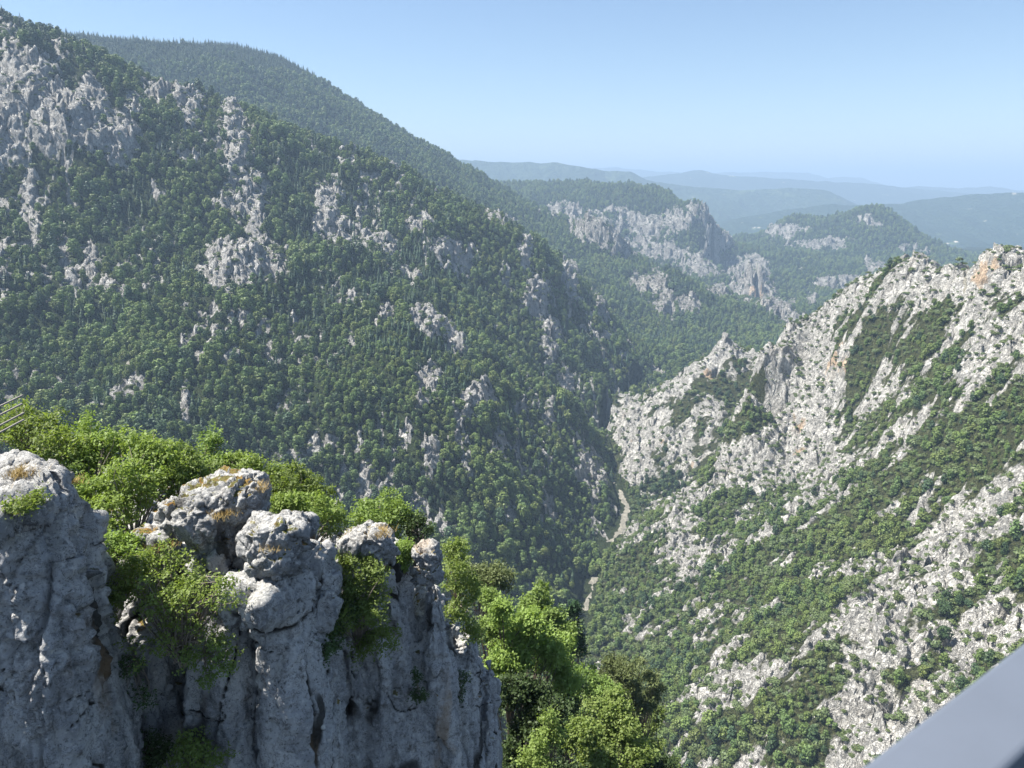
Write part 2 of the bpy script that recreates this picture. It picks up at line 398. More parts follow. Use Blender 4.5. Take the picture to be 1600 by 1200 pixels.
def stamp(lst):
    m = np.zeros_like(Z0)
    for (u, v, a, b, ang, s) in lst:
        R = 2.2*max(a, b)
        k = (np.abs(U0-u) < R) & (np.abs(V0-v) < R)
        if not k.any(): continue
        c, sn = math.cos(math.radians(ang)), math.sin(math.radians(ang))
        du, dv = U0[k]-u, V0[k]-v
        p = (du*c+dv*sn)/a; q = (-du*sn+dv*c)/b
        m[k] = np.maximum(m[k], s*np.exp(-.8*(p*p+q*q)))
    return m

left = DRIV < 0
far = Y0 > 1750
# large folds of the ground
amp = np.clip(np.abs(DRIV)/120, 0.05, 1) * np.interp(R2, [30, 90, 250, 900, 2500, 5000], [0, .1, .5, 1.1, 1.5, 1.0])
fold = fbm(X0/210, Y0/210, 0, 4, .5)
gul = ridged(X0/170+3, Y0/260, 1.5, 3, .5)
Z = Z0 + amp*(9*fold + np.where(left & ~far, 26*(gul-.35)*sstep(250, 700, R2), 9*(gul-.35))).astype(np.float32)
# limestone ribs run slantwise up the right-hand slope
ca, sa = math.cos(math.radians(17)), math.sin(math.radians(17))
S1 = X0*ca+Y0*sa; S2 = -X0*sa+Y0*ca
wx = 14*fbm(X0/60, Y0/60, 4, 2); wy = 14*fbm(X0/60, Y0/60, 9, 2)
ribs = ridged((S1+wx)/75, (S2+wy)/24, 3.3, 4, .55)
rr0 = ridged((S1+wx)/28, (S2+wy)/8, 7.3, 3, .6)
right_rock = .22 + .66*ribs + .52*fbm(X0/44, Y0/44, 2, 4, .52) + .18*rr0 + 0*X0
right_rock = right_rock + stamp(POS) - stamp(GAPS)*(.62+.5*fbm(X0/22, Y0/22, 12, 3, .6))
lr = ridged((X0+wx)/26, (Y0+wy)/60, 6.1, 4, .6)
crags = stamp(CRAGS)
left_rock = crags**.8*(.90+.70*lr) + np.where(crags > .04, (.16+.75*np.minimum(crags, 1))*fbm(X0/(13*np.maximum(1, R2/1500)), Y0/(13*np.maximum(1, R2/1500)), Z/22, 4, .65), 0)
# little pale outcrops scattered through the forest
spots = np.maximum(0, ridged(X0/26, Y0/75, 8.8, 3, .6) - .46)*2.7*sstep(-.25, .25, fbm(X0/150, Y0/150, 11, 2))
left_rock = np.maximum(left_rock, np.where(~far, spots, 0))
is_right = (DRIV > 0) & (Y0 < 1280)
blend = sstep(0, 25, DRIV)*(1-sstep(1230, 1330, Y0))
ROCK = blend*right_rock + (1-blend)*left_rock
ROCK = np.clip(ROCK, 0, 1.6)*sstep(45, 110, R2)
OCH = stamp(OCHRES)
bed = 1 - sstep(2.6, 4.4, np.abs(DRIV + 5*noise2(Y0/40, X0/400) + 1.6*noise2(X0/5, Y0/9)) + 2.6*noise2(X0/4+9, Y0/6) + 2.4*np.maximum(0, noise2(X0/30, Y0/26, 5)*2.4) * np.interp(Y0, [500, 1100], [1.0, 1.35]))
SCREE = np.maximum(bed, stamp([(243,490,5,12,20,1),(200,575,6,12,0,.8),(1150,395,4,3,0,0),(1530,420,3,12,20,.5),(1510,430,4,24,0,.8)]))
SCREE = np.where((Y0 > 1900) & (SCREE < .99), 0, SCREE)
SCREE = np.where(Y0 > 1750, 0, SCREE)
hide = (Y0 > 990) | ((Y0 > 735) & (Y0 < 815)) | (Y0 < 672)
SCREE = np.where(hide & (np.abs(DRIV) < 12), SCREE*.2, SCREE)
# relief of the rock itself
rk = sstep(.3, .8, ROCK)
fs = np.interp(R2, [60, 400, 900, 2500, 5000], [.5, .8, 1.0, 2.4, 3.6]).astype(np.float32)
cr = ridged((X0+wx*.5)/(22*fs), (Y0+wy*.5)/(22*fs), Z/(40*fs), 4, .55)
cr2 = ridged(X0/(7*fs), Y0/(7*fs), Z/(9*fs), 3, .6)
rr2 = ridged((S1+wx)/28, (S2+wy)/8, 7.3, 3, .6)
vr = ridged(X0/(5*fs)+.3*wx, Y0/(16*fs), Z/(30*fs), 3, .6)
tooth = ridged((S1*.5+S2*.9+wx)/13, (S2*.5-S1*.9)/30, 2.2, 3, .6)
kk = (rk > .03) & (np.abs(A2) < math.radians(38)) & (R2 > 200)
CH = np.zeros_like(Z0)
xq, yq, zq, fq = X0[kk], Y0[kk], Z[kk], fs[kk]; wq = .3*noise3(xq/(14*fq), yq/(14*fq), zq/(14*fq))
s1q, s2q = S1[kk], S2[kk]; lq = (left | far)[kk]
t1q = .55*xq+.83*yq; t2q = -.83*xq+.55*yq
c1, e1 = chunks(np.where(lq, xq, t2q)/(12*fq)+wq, np.where(lq, yq, t1q)/(np.where(lq, 18, 36)*fq)+wq, zq/(np.where(lq, 16, 28)*fq), 501)
c2, e2 = chunks(np.where(lq, xq, t2q)/(4.6*fq)+wq, np.where(lq, yq, t1q)/(np.where(lq, 6, 15)*fq), zq/(np.where(lq, 7, 12)*fq)+wq, 502)
CH[kk] = fq*np.where(lq, 1, .78)*(7.5*c1+2.3*c2-1.8*sstep(.10, 0, e1)-.7*sstep(.12, 0, e2))
relief = CH + np.where(left | far, 6*fs*sstep(-.2, .6, cr)+1.2*fs*cr2 + 3*lr*fs*sstep(.2, .7, crags)+1.2*fs*vr + 5*fs*np.minimum(crags, 1) - 6.5*fs, 13*sstep(-.2, .9, ribs)+2.2*fs*rr2+1.0*fs*cr2+2.5*tooth-11)
Z = Z + rk*relief
Z = Z + (1-rk)*1.2*np.minimum(fs, 2)*fbm(X0/12, Y0/12, 0, 2)*sstep(8, 30, np.abs(DRIV))
Z = np.where(np.abs(DRIV) < 9, RZ + .6*noise2(X0/3, Y0/3), Z)
# push the rock sideways too, so that it overhangs and breaks up
sx = rk*(2.2*fs)*noise3(X0/(9*fs), Y0/(9*fs), Z/(7*fs)); sy = rk*(2.2*fs)*noise3(X0/(9*fs)+50, Y0/(9*fs), Z/(7*fs))
sx[:, 0] = 0
XX = X0+sx; YY = Y0+sy

idx = np.arange(NR*NA, dtype=np.int32).reshape(NR, NA)
q = np.stack([idx[:-1, :-1], idx[:-1, 1:], idx[1:, 1:], idx[1:, :-1]], -1)
def cellmask(m): return m[:-1, :-1]
cls = np.zeros((NR, NA), np.int8)
cls[:] = 0                                             # mountain on the left
cls[(DRIV > 9) & (Y0 < 1300)] = 1                      # right-hand slope
cls[(np.abs(DRIV) <= 9) & (Y0 < 1300)] = 2             # river bed
crest2 = 1760 + 120*np.sin(X0/300)
cls[(Y0 > np.interp(X0, [-1200, -400, 0, 250], [1800, 1880, 1900, 1900])) & (cls == 0)] = 3
cls[(X0 > 250) & (Y0 > 1300)] = 4
cls[(Y0 > 1560) & (X0 > 160)] = 4
cls[(cls == 3) & (X0 > 60 + (Y0-1900)*.12)] = 4
cls[(Y0 > 2950) & (X0 < 1000) & (X0 > 40 + (Y0-2950)*-.3)] = 5
cls[(Y0 > 2700) & (X0 >= 850)] = 6
cls[(Y0 > 2950) & (Y0 > 3400) & (X0 < 1000) & (cls == 3) & (X0 > -300)] = 5

M_left = hill_material("forest_floor_and_limestone", (.02, .032, .012), (.05, .068, .024), (.58, .565, .53))
M_right = hill_material("scrub_and_pale_limestone", (.035, .046, .018), (.10, .105, .045), (.68, .66, .61), 1.0, ((1, 1, 1), (0, 0, .3)))
M_far = hill_material("distant_limestone_and_forest", (.02, .036, .014), (.045, .068, .024), (.46, .44, .40), 4.0)
M_bed = hill_material("dry_river_gravel", (.02, .032, .012), (.06, .075, .03), (.5, .48, .42))
names = {0: ("mountain", M_left, "steep forested mountainside with grey limestone crags, left of the gorge"),
         1: ("hillside", M_right, "bright pale limestone slope with scrub bands, right of the gorge"),
         2: ("riverbed", M_bed, "narrow pale gravel riverbed at the bottom of the gorge"),
         3: ("mountain", M_far, "tall dark conifer mountain rising behind the nearest forested ridge"),
         4: ("valley", M_far, "green wooded valley shoulder with a few white crags beyond the gorge"),
         5: ("plateau", M_far, "flat-topped wooded plateau edged with limestone cliffs"),
         6: ("hill", M_far, "rounded wooded hills with white rock bands and a pale rock pyramid")}
V = np.stack([XX, YY, Z], -1).reshape(-1, 3)
att = {'rock': ROCK.ravel(), 'ochre': OCH.ravel(), 'scree': SCREE.ravel()}
cc = cellmask(cls)
for k, (nm, mt, lb) in names.items():
    f = q[cc == k]
    if not len(f): continue
    used = np.unique(f); remap = np.zeros(NR*NA, np.int32); remap[used] = np.arange(len(used))
    o = link(nm, np_mesh(nm, V[used], remap[f], [mt], {a: b[used] for a, b in att.items()}))
    tag(o, lb, nm, kind='structure')

def sample(arr, x, y):
    """Value of a sheet array under world points."""
    r = np.hypot(x, y); a = np.arctan2(x, y)
    fi = np.interp(r, RR, np.arange(NR)); fj = (a-AZ[0])/(AZ[-1]-AZ[0])*(NA-1)
    fi = np.clip(fi, 0, NR-1.001); fj = np.clip(fj, 0, NA-1.001)
    i = fi.astype(int); j = fj.astype(int); p = fi-i; w = fj-j
    return (arr[i, j]*(1-p)*(1-w)+arr[i+1, j]*p*(1-w)+arr[i, j+1]*(1-p)*w+arr[i+1, j+1]*p*w)

# ------------------------------------------------------------------ far ranges, each a ridge with two flanks
def far_ridge(profile, Y, half, label, mat, seed, base=-520, name="mountain"):
    us = np.array([p[0] for p in profile], float); vs = np.array([p[1] for p in profile], float)
    n = 420; m = 70
    u = np.linspace(us[0], us[-1], n); v = np.interp(u, us, vs)
    for _ in range(3): v[1:-1] = (v[:-2]+2*v[1:-1]+v[2:])/4
    v = v-.9*fbm(u/26, seed, 0, 4, .55)
    yn = -(v-600)/FPX; dy = CP+yn*SP; crest = (-SP+yn*CP)/dy*Y; xs = (u-800)/FPX/dy*Y
    t = np.linspace(-1, 1, m)
    T, XI = np.meshgrid(t, np.arange(n), indexing='ij')
    x = xs[XI]; y = Y + T*half
    y = y + half*.12*fbm(x/half*1.4, seed, 0, 3)
    prof = 1-np.abs(T)**.85
    f = fbm(x/half*2.2, y/half*2.2, seed, 5, .55); rg = ridged(x/half*2.6, y/half*1.3, seed+3, 4, .55)
    h = crest[XI]-base
    z = base + h*np.clip(prof + .17*(rg-.3)*(1-prof)*prof*4 + .05*f*(1-prof), 0, 1.05) + h*.03*fbm(x/half*9, y/half*9, seed, 4, .6)*(1-prof*.6)
    V = np.stack([x, y, z], -1).reshape(-1, 3)
    id_ = np.arange(m*n).reshape(m, n)
    q = np.stack([id_[:-1, :-1], id_[:-1, 1:], id_[1:, 1:], id_[1:, :-1]], -1).reshape(-1, 4)
    o = link(name, np_mesh(name, V, q, [mat], {'rock': np.clip(.25*rg.ravel(), 0, 1)*0, 'ochre': 0*f.ravel(), 'scree': 0*f.ravel()}))
    return tag(o, label, name, kind='structure')

def far_material(name, ga, gb, field=0.0, sc=1.0):
    t = NT(name)
    pos = t.n("ShaderNodeNewGeometry").outputs['Position']
    n1 = t.noise(pos, .0035/sc, 5, .65); n2 = t.noise(pos, .03/sc, 3, .6)
    col = t.mix(t.mapr(n2, .3, .7), ga, gb)
    col = t.mix(t.mapr(n1, .62-.1*field, .7), col, (.075, .10, .045))
    v = t.vor(pos, .012/sc)
    col = t.mix(t.math('MULTIPLY', t.mapr(n1, .58, .66), t.mapr(v, .28, .1)), col, (.42, .38, .30))
    t.bsdf(col, .95, t.bump(n2, 1.0, 25*sc), .05)
    return t.m
MF = far_material("far_forest", (.014, .026, .018), (.03, .046, .026))
MF2 = far_material("far_forest_with_fields", (.02, .034, .02), (.038, .055, .03), 1.0, 1.6)
far_ridge([(1020,372),(1100,352),(1140,342),(1230,326),(1300,317),(1340,320),(1400,318),(1480,307),(1540,301),(1600,299),(1750,296),(2000,300)], 6600, 1900,
          "broad dark blue-green hill filling the right distance behind the rocky knolls", MF, 1.0, name="hill")
far_ridge([(500,236),(700,244),(760,250),(860,252),(905,258),(945,264),(985,266),(1010,280),(1080,290),(1160,296),(1230,292),(1290,296),(1340,318),(1400,340),(1500,370)], 8600, 2000,
          "long blue wooded ridge sloping down behind the flat-topped plateau", MF2, 4.0, -560)
far_ridge([(700,300),(900,290),(1000,276),(1060,270),(1095,263),(1130,272),(1200,277),(1280,282),(1340,285),(1400,290),(1500,300),(1560,306),(1700,310)], 12500, 2700,
          "pale blue ridge with one rounded summit in the middle distance of the haze", MF, 7.0, -650)
far_ridge([(1250,300),(1340,300),(1400,296),(1430,290),(1500,293),(1545,290),(1600,297),(1800,300)], 15000, 2600,
          "low pale ridge on the right horizon behind the dark hill", MF, 17.0, -650)
far_ridge([(800,268),(900,262),(960,260),(1000,264),(1080,270),(1130,268),(1200,267),(1262,268),(1290,277),(1320,275),(1345,277),(1385,288),(1420,300),(1500,310)], 19500, 3500,
          "faintest jagged range on the horizon, almost lost in haze", MF, 11.0, -700)

# the ground under all of it, out to the horizon
g = np.array([(-60000, -2000, -700), (60000, -2000, -700), (60000, 42000, -700), (-60000, 42000, -700)], float)
g1 = np.linspace(-42000, 42000, 90); g2 = np.linspace(4200, 41000, 60)
GX, GY = np.meshgrid(g1, g2)
GZ = -505 + 26*fbm(GX/2600, GY/2600, 3, 4) - .0042*(GY-5000)
gi = np.arange(GX.size).reshape(GX.shape)
gq = np.stack([gi[:-1, :-1], gi[:-1, 1:], gi[1:, 1:], gi[1:, :-1]], -1).reshape(-1, 4)
o = link("ground", np_mesh("ground", np.stack([GX, GY, GZ], -1).reshape(-1, 3), gq, [MF2]))
tag(o, "hazy valley plain with fields and scattered villages below the far ridges", "plain", kind='structure')
# ------------------------------------------------------------------ foliage of the slopes
L_broad = leaf_material("broadleaf_foliage", (.13, .19, .045), (.185, .25, .062), (.08, .125, .042), .24)
L_conif = leaf_material("conifer_foliage", (.03, .07, .026), (.045, .09, .032), (.035, .07, .035), .12)
L_pine = leaf_material("pine_foliage", (.07, .10, .035), (.10, .125, .045), (.06, .09, .04), .15)
L_scrub = leaf_material("scrub_foliage", (.11, .15, .045), (.16, .20, .065), (.08, .11, .048), .2)
M_bark = simple("bark", (.11, .09, .07), .9, .1, 3.0, .4)

def quads(c, nrm, size, rng, jit=.5, aspect=1.0):
    """Leaf clumps: one quad at each centre c, facing about nrm."""
    n = len(c)
    nrm = nrm + rng.normal(size=(n, 3))*jit; nrm /= np.linalg.norm(nrm, axis=1)[:, None]+1e-9
    a = np.cross(nrm, rng.normal(size=(n, 3))); a /= np.linalg.norm(a, axis=1)[:, None]+1e-9
    b = np.cross(nrm, a)
    s = size[:, None] if hasattr(size, '__len__') else size
    a = a*s*.5; b = b*s*.5*aspect
    v = np.stack([c-a, c-b*.9+a*.15, c+a, c+b*.9-a*.1], 1).reshape(-1, 3)
    f = np.arange(4*n).reshape(n, 4)
    return v, f
def icos(sub=1):
    import bmesh
    bm = bmesh.new(); bmesh.ops.create_icosphere(bm, subdivisions=sub, radius=1)
    v = np.array([x.co[:] for x in bm.verts]); f = np.array([[x.index for x in p.verts] for p in bm.faces]); bm.free()
    f = np.concatenate([f, f[:, 2:3]], 1)
    return v, f
def rod(p0, p1, r0, r1, k=5):
    p0 = np.array(p0, float); p1 = np.array(p1, float); d = p1-p0; d /= np.linalg.norm(d)+1e-9
    a = np.cross(d, [0, 0, 1.0] if abs(d[2]) < .9 else [1.0, 0, 0]); a /= np.linalg.norm(a); b = np.cross(d, a)
    th = np.linspace(0, 2*np.pi, k, endpoint=False)
    ring = np.cos(th)[:, None]*a+np.sin(th)[:, None]*b
    v = np.concatenate([p0+ring*r0, p1+ring*r1]); i = np.arange(k); j = (i+1) % k
    return v, np.stack([i, j, j+k, i+k], 1)
def merge(parts):
    vs, fs, ms, o = [], [], [], 0
    for v, f, m in parts:
        vs.append(v); fs.append(f+o); ms.append(np.full(len(f), m)); o += len(v)
    return np.concatenate(vs), np.concatenate(fs), np.concatenate(ms)

def mesh_broad(name, seed, R=3.6, H=8.5, lobes=13, per=34, mat=None, clump=1.0, flat=.8):
    rng = np.random.default_rng(seed); parts = []
    parts.append((*rod((0, 0, -1.5), (0, 0, H*.6), .20, .10), 1))
    L = []
    for k in range(lobes):
        t = (k+.5)/lobes; ang = k*2.4+rng.uniform(-.4, .4); zz = H*(.24+.66*t); rad = R*.62*math.sqrt(max(0, 1-(2*(t-.35))**2*.6))*rng.uniform(.6, 1.1)
        L.append((rad*math.cos(ang), rad*math.sin(ang), zz+rng.uniform(-.5, .5), R*rng.uniform(.38, .58)))
    L.append((0, 0, H*.62, R*.7))
    for (x, y, z, r) in L:
        d = rng.normal(size=(per, 3)); d[:, 2] = d[:, 2]*.8+.25; d /= np.linalg.norm(d, axis=1)[:, None]
        c = np.array([x, y, z])+d*np.array([r, r, r*flat])*rng.uniform(.8, 1.1, (per, 1))
        v, f = quads(c, d, rng.uniform(.7, 1.35, per)*clump, rng, .26)
        parts.append((v, f, 0))
    v, f = icos(2); v = v*np.array([R*.72, R*.72, H*.33])*(1+.25*rng.uniform(-1, 1, (len(v), 1)))+np.array([0, 0, H*.5])
    parts.append((v, f, 0))
    V, F, Mi = merge(parts)
    return np_mesh(name, V, F, [mat or L_broad, M_bark], smooth=False, mat_index=Mi)

def mesh_conifer(name, seed, R=2.1, H=12, tiers=11, k=11):
    rng = np.random.default_rng(seed); parts = [(*rod((0, 0, -1.5), (0, 0, H*.97), .22, .04), 1)]
    for i in range(tiers):
        t = i/(tiers-1); z = H*(.1+.86*t); r = R*(1-t)**.85*rng.uniform(.85, 1.1)+.15
        kk = max(5, int(k*(1-.4*t)))
        for j in range(kk):
            a = 2*math.pi*(j+rng.uniform(-.3, .3))/kk+i*.7; rr = r*rng.uniform(.75, 1.15); w = r*.42+.08
            d = np.array([math.cos(a), math.sin(a), 0]); s = np.array([-math.sin(a), math.cos(a), 0])
            z0 = z+H*.06
            v = np.array([[0, 0, z0], d*rr*.55+s*w+[0, 0, z-.05*H*.2], d*rr+[0, 0, z-H*.035], d*rr*.55-s*w+[0, 0, z-.05*H*.2]])
            parts.append((v, np.array([[0, 1, 2, 3]]), 0))
    V, F, Mi = merge(parts)
    return np_mesh(name, V, F, [L_conif, M_bark], smooth=False, mat_index=Mi)

def mesh_scrub(name, seed, R=1.9, H=2.6, lobes=7, per=38, mat=None):
    rng = np.random.default_rng(seed); parts = []
    for k in range(lobes):
        a = k*2.4; rad = R*.6*math.sqrt((k+.3)/lobes); r = R*rng.uniform(.38, .6)
        d = rng.normal(size=(per, 3)); d[:, 2] = np.abs(d[:, 2])*.9-.15; d /= np.linalg.norm(d, axis=1)[:, None]
        c = np.array([rad*math.cos(a), rad*math.sin(a), H*.45+rng.uniform(-.2, .35)*(1-rad/R)])+d*r*rng.uniform(.75, 1.15, (per, 1))
        parts.append((*quads(c, d, rng.uniform(.3, .75, per), rng, .3), 0))
    v, f = icos(2); v = v*np.array([R*.78, R*.78, H*.4])*(1+.2*rng.uniform(-1, 1, (len(v), 1)))+np.array([0, 0, H*.38])
    parts.append((v, f, 0))
    V, F, Mi = merge(parts)
    return np_mesh(name, V, F, [mat or L_scrub, M_bark], smooth=False, mat_index=Mi)

L_broad2 = leaf_material("light_broadleaf_foliage", (.16, .20, .05), (.21, .255, .075), (.11, .16, .045), .2)
L_broad3 = leaf_material("dark_broadleaf_foliage", (.05, .095, .035), (.08, .125, .045), (.04, .07, .035), .15)
BROAD = [mesh_broad("broadleaf_tree", 20+i, [3.5, 3.8, 3.2, 2.7, 3.9, 3.0][i], [8.2, 8.8, 9.6, 7.2, 8.2, 10.2][i], lobes=[13, 15, 12, 9, 14, 11][i],
                    mat=[L_broad, L_broad2, L_broad, L_broad2, L_broad3, L_broad3][i]) for i in range(6)]
CONIF = [mesh_conifer("conifer_tree", 40+i, 2.4+.25*i, 10.5+i) for i in range(3)]
SCRUB = [mesh_scrub("scrub_bush", 60+i, 1.9, 2.5+.3*i) for i in range(3)]

# where they stand
def jgrid(r0, r1, sp, rng):
    half = r1*math.sin(math.radians(44))
    xs = np.arange(-half, half, sp); ys = np.arange(r0*.6, r1, sp)
    X, Y = np.meshgrid(xs, ys); X = X+rng.uniform(-.48, .48, X.shape)*sp; Y = Y+rng.uniform(-.48, .48, X.shape)*sp
    X = X.ravel(); Y = Y.ravel(); r = np.hypot(X, Y); a = np.abs(np.arctan2(X, Y))
    k = (r >= r0) & (r < r1) & (a < math.radians(40))
    return X[k], Y[k]
rg = np.random.default_rng(77)
pts = []
X, Y = jgrid(250, 1000, 4.3, rg); k_ = (X > np.interp(Y, ry, rx)+8); pts.append((X[k_], Y[k_], np.full(k_.sum(), 1.0), np.full(k_.sum(), 5.)))
for (r0, r1, sp, sz) in [(75, 420, 4.4, .95), (420, 950, 6.0, 1.12), (950, 1750, 7.6, 1.32), (1750, 3000, 9.5, 1.5), (3000, 4700, 12, 1.7)]:
    X, Y = jgrid(r0, r1, sp, rg); pts.append((X, Y, np.full(len(X), sz), np.full(len(X), sp)))
TX, TY, TS, TSP = [np.concatenate([p[i] for p in pts]) for i in range(4)]
TZ = sample(Z, TX, TY); TR = sample(ROCK, TX, TY); TSC = sample(SCREE, TX, TY)
tl = sample(DRIV, TX, TY)
slope = np.hypot(sample(Z, TX+3, TY)-TZ, sample(Z, TX, TY+3)-TZ)/3
jit = rg.uniform(0, 1, len(TX)); hb_ = noise2(TX/14, TY/14)
right_ = (tl > 6) & (TY < 1250)
# visible from here, or nearly
def seen(x, y, z, steps=60):
    ok = np.ones(len(x), bool)
    for t_ in np.linspace(.06, .985, steps):
        ok &= sample(Z, x*t_, y*t_) < z*t_ + .03*np.hypot(x, y)*(1-t_) + .5
    return ok
u_, v_ = project(TX, TY, TZ+4)
keep = (u_ > -260) & (u_ < 1860) & (v_ < 1500) & (TSC < .35) & seen(TX, TY, TZ+9)
forest_ok = np.where(right_, (TR < .46+.10*hb_), (TR < .46+.15*hb_)) & (slope < 4.5)
rocky_bush = (~forest_ok) & (jit < np.where(right_, .46, .30)*np.clip(TSP/5, .8, 1.6)) & (slope < 6)
con_n = .45*noise2(TX/120, TY/120, 5) + .3*noise2(TX/22, TY/22, 9) + .5*(jit-.5)
hi = (TZ > 330) & (TY > 1900) & (TX < 100)
crest1 = (~right_) & (TY < 1900) & (con_n > .2)
is_con = forest_ok & ~right_ & (crest1 | (hi & (con_n > -.4)) | (con_n > .37))
is_scr = (rocky_bush | (forest_ok & right_ & (jit < .5))) & ~is_con
is_brd = forest_ok & ~is_con & ~is_scr
kind = np.where(is_con, 1, np.where(is_scr, 2, np.where(is_brd, 0, -1)))
sel = keep & (kind >= 0) & ~((np.abs(tl+4) < 12) & (((TY > 790) & (TY < 990)) | ((TY > 640) & (TY < 735)))) & ((tl < 0) | (rg.uniform(0, 1, len(kind)) < .85))
TX, TY, TZ, TS, kind, right_, forest_ok = [a[sel] for a in (TX, TY, TZ, TS, kind, right_, forest_ok)]
ntr = len(TX)
sc = TS*(.55+1.0*rg.uniform(0, 1, ntr)**1.6)
sc = np.where(right_ & (kind == 0), sc*.72, sc)
sc = np.where((kind == 2) & right_, sc*rg.uniform(.6, 1.5, ntr)*np.where(forest_ok, 1.15, .85), sc)
sc = np.where((kind == 2) & ~right_, sc*rg.uniform(.6, 1.5, ntr), sc)
sc = np.where((kind != 2) & ~forest_ok, sc*.6, sc)
sc = np.where((kind == 1), np.where(TY > 1900, sc*rg.uniform(.4, .85, ntr), sc*.85), sc)
pn_ = noise2(TX/90, TY/90, 21)+.8*noise2(TX/28, TY/28, 31)
sc = sc*np.where(kind == 0, .92+.32*np.clip(noise2(TX/55, TY/55, 41)*1.6, -1, 1), 1)
wid = rg.uniform(.85, 1.2, ntr); hgt = rg.uniform(.85, 1.2, ntr)
rz = rg.uniform(0, 6.283, ntr); pick = rg.integers(0, 12, ntr)
spc = np.clip(((pn_+rg.normal(size=ntr)*.5)*2.2+3), 0, 5.99).astype(int); pick = np.where(kind == 0, np.array([4, 5, 2, 0, 3, 1])[spc], pick)
zz = TZ - .35*sc
# the largest 300 of each kind in the picture stand as single objects
u_, v_ = project(TX, TY, TZ+3*sc)
CLIFF_TOP = [(-300, 600), (0, 640), (200, 640), (340, 730), (430, 740), (640, 820), (700, 850), (760, 930), (1000, 1010), (1080, 1200), (1081, 3000), (2000, 3000)]
hid = v_ > np.interp(u_, [p[0] for p in CLIFF_TOP], [p[1] for p in CLIFF_TOP])
inpic = (u_ > 0) & (u_ < 1600) & (v_ > 0) & (v_ < 1190) & ~hid & (v_ < 1000+(1600-u_)*.77)
size = sc*np.array([7.0, 8.0, 2.6])[kind]/np.hypot(TX, TY)
LIB = [(BROAD, "broadleaf_tree", "tree"), (CONIF, "conifer_tree", "tree"), (SCRUB, "scrub_bush", "bush")]
WORDS = {(0, True): ("small rounded deciduous tree growing among the pale rocks of the right-hand slope", "deciduous trees on the right-hand slope"),
         (0, False): ("rounded deciduous tree in the green forest of the left mountainside", "deciduous trees on the left mountainside"),
         (1, False): ("dark pointed conifer in the forest of the left mountainside", "conifers on the left mountainside"),
         (1, True): ("dark pointed conifer in the forest of the left mountainside", "conifers on the left mountainside"),
         (2, True): ("low dark green bush in a crevice of the right-hand limestone slope", "bushes on the right-hand limestone slope"),
         (2, False): ("bush clinging to a limestone crag of the left mountainside", "bushes on the left mountainside crags")}
for k in range(3):
    lib, nm, cat = LIB[k]; nv = len(lib)
    ids = np.nonzero((kind == k))[0]
    order = ids[np.argsort(-size[ids]*inpic[ids])][:300]
    order = order[inpic[order]]
    src = []
    for i in order:
        j = int(pick[i]) % nv
        o = bpy.data.objects.new(nm, lib[j]); COL.objects.link(o)
        o.location = (TX[i], TY[i], zz[i]); o.rotation_euler = (0, 0, rz[i]); o.scale = (sc[i]*wid[i], sc[i]*wid[i], sc[i]*hgt[i])
        lb, gr = WORDS[(k, bool(right_[i]))]
        tag(o, lb, cat, gr)
    for j in range(nv):
        src.append(next(o for o in COL.objects if o.type == 'MESH' and o.data == lib[j]))
    rest = np.setdiff1d(ids, order)
    me = bpy.data.meshes.new(nm+"_forest"); me.vertices.add(len(rest))
    me.vertices.foreach_set('co', np.stack([TX[rest], TY[rest], zz[rest]], -1).astype(np.float32).ravel())
    a = me.attributes.new("turn", 'FLOAT', 'POINT'); a.data.foreach_set('value', rz[rest].astype(np.float32))
    a = me.attributes.new("pick", 'INT', 'POINT'); a.data.foreach_set('value', (pick[rest] % nv).astype(np.int32))
    a = me.attributes.new("size", 'FLOAT_VECTOR', 'POINT')
    a.data.foreach_set('vector', np.stack([sc[rest]*wid[rest], sc[rest]*wid[rest], sc[rest]*hgt[rest]], -1).astype(np.float32).ravel())
    me.update()
    fn = ["forest", "conifer_forest", "scrub"][k]
    fo = link(fn, me)
    tag(fo, ["deciduous forest covering the mountainsides and the valley", "dark conifers scattered through the forest and along the far summit",
             "low scrub dotted over rocks and slopes"][k], ["forest", "conifer forest", "scrub"][k], kind='stuff')
    gt = bpy.data.node_groups.new(fn, 'GeometryNodeTree')
    gt.interface.new_socket(name="Geometry", in_out='INPUT', socket_type='NodeSocketGeometry')
    gt.interface.new_socket(name="Geometry", in_out='OUTPUT', socket_type='NodeSocketGeometry')
    gi_ = gt.nodes.new('NodeGroupInput'); go = gt.nodes.new('NodeGroupOutput')
    iop = gt.nodes.new('GeometryNodeInstanceOnPoints'); iop.inputs['Pick Instance'].default_value = True
    jn = gt.nodes.new('GeometryNodeJoinGeometry')
    for s_ in reversed(src):
        oi = gt.nodes.new('GeometryNodeObjectInfo'); oi.inputs['Object'].default_value = s_; oi.inputs['As Instance'].default_value = True
        gt.links.new(oi.outputs['Geometry'], jn.inputs[0])
    def na(name, dt):
        nd = gt.nodes.new('GeometryNodeInputNamedAttribute'); nd.data_type = dt; nd.inputs['Name'].default_value = name
        return [s for s in nd.outputs if s.enabled and s.name == 'Attribute'][0]
    cx_ = gt.nodes.new('ShaderNodeCombineXYZ'); gt.links.new(na("turn", 'FLOAT'), cx_.inputs[2])
    gt.links.new(gi_.outputs[0], iop.inputs['Points']); gt.links.new(jn.outputs[0], iop.inputs['Instance'])
    gt.links.new(na("pick", 'INT'), iop.inputs['Instance Index']); gt.links.new(cx_.outputs[0], iop.inputs['Rotation'])
    gt.links.new(na("size", 'FLOAT_VECTOR'), iop.inputs['Scale']); gt.links.new(iop.outputs[0], go.inputs[0])
    md = fo.modifiers.new("plants", 'NODES'); md.node_group = gt
    print("PLANTS", fn, len(ids), len(order))
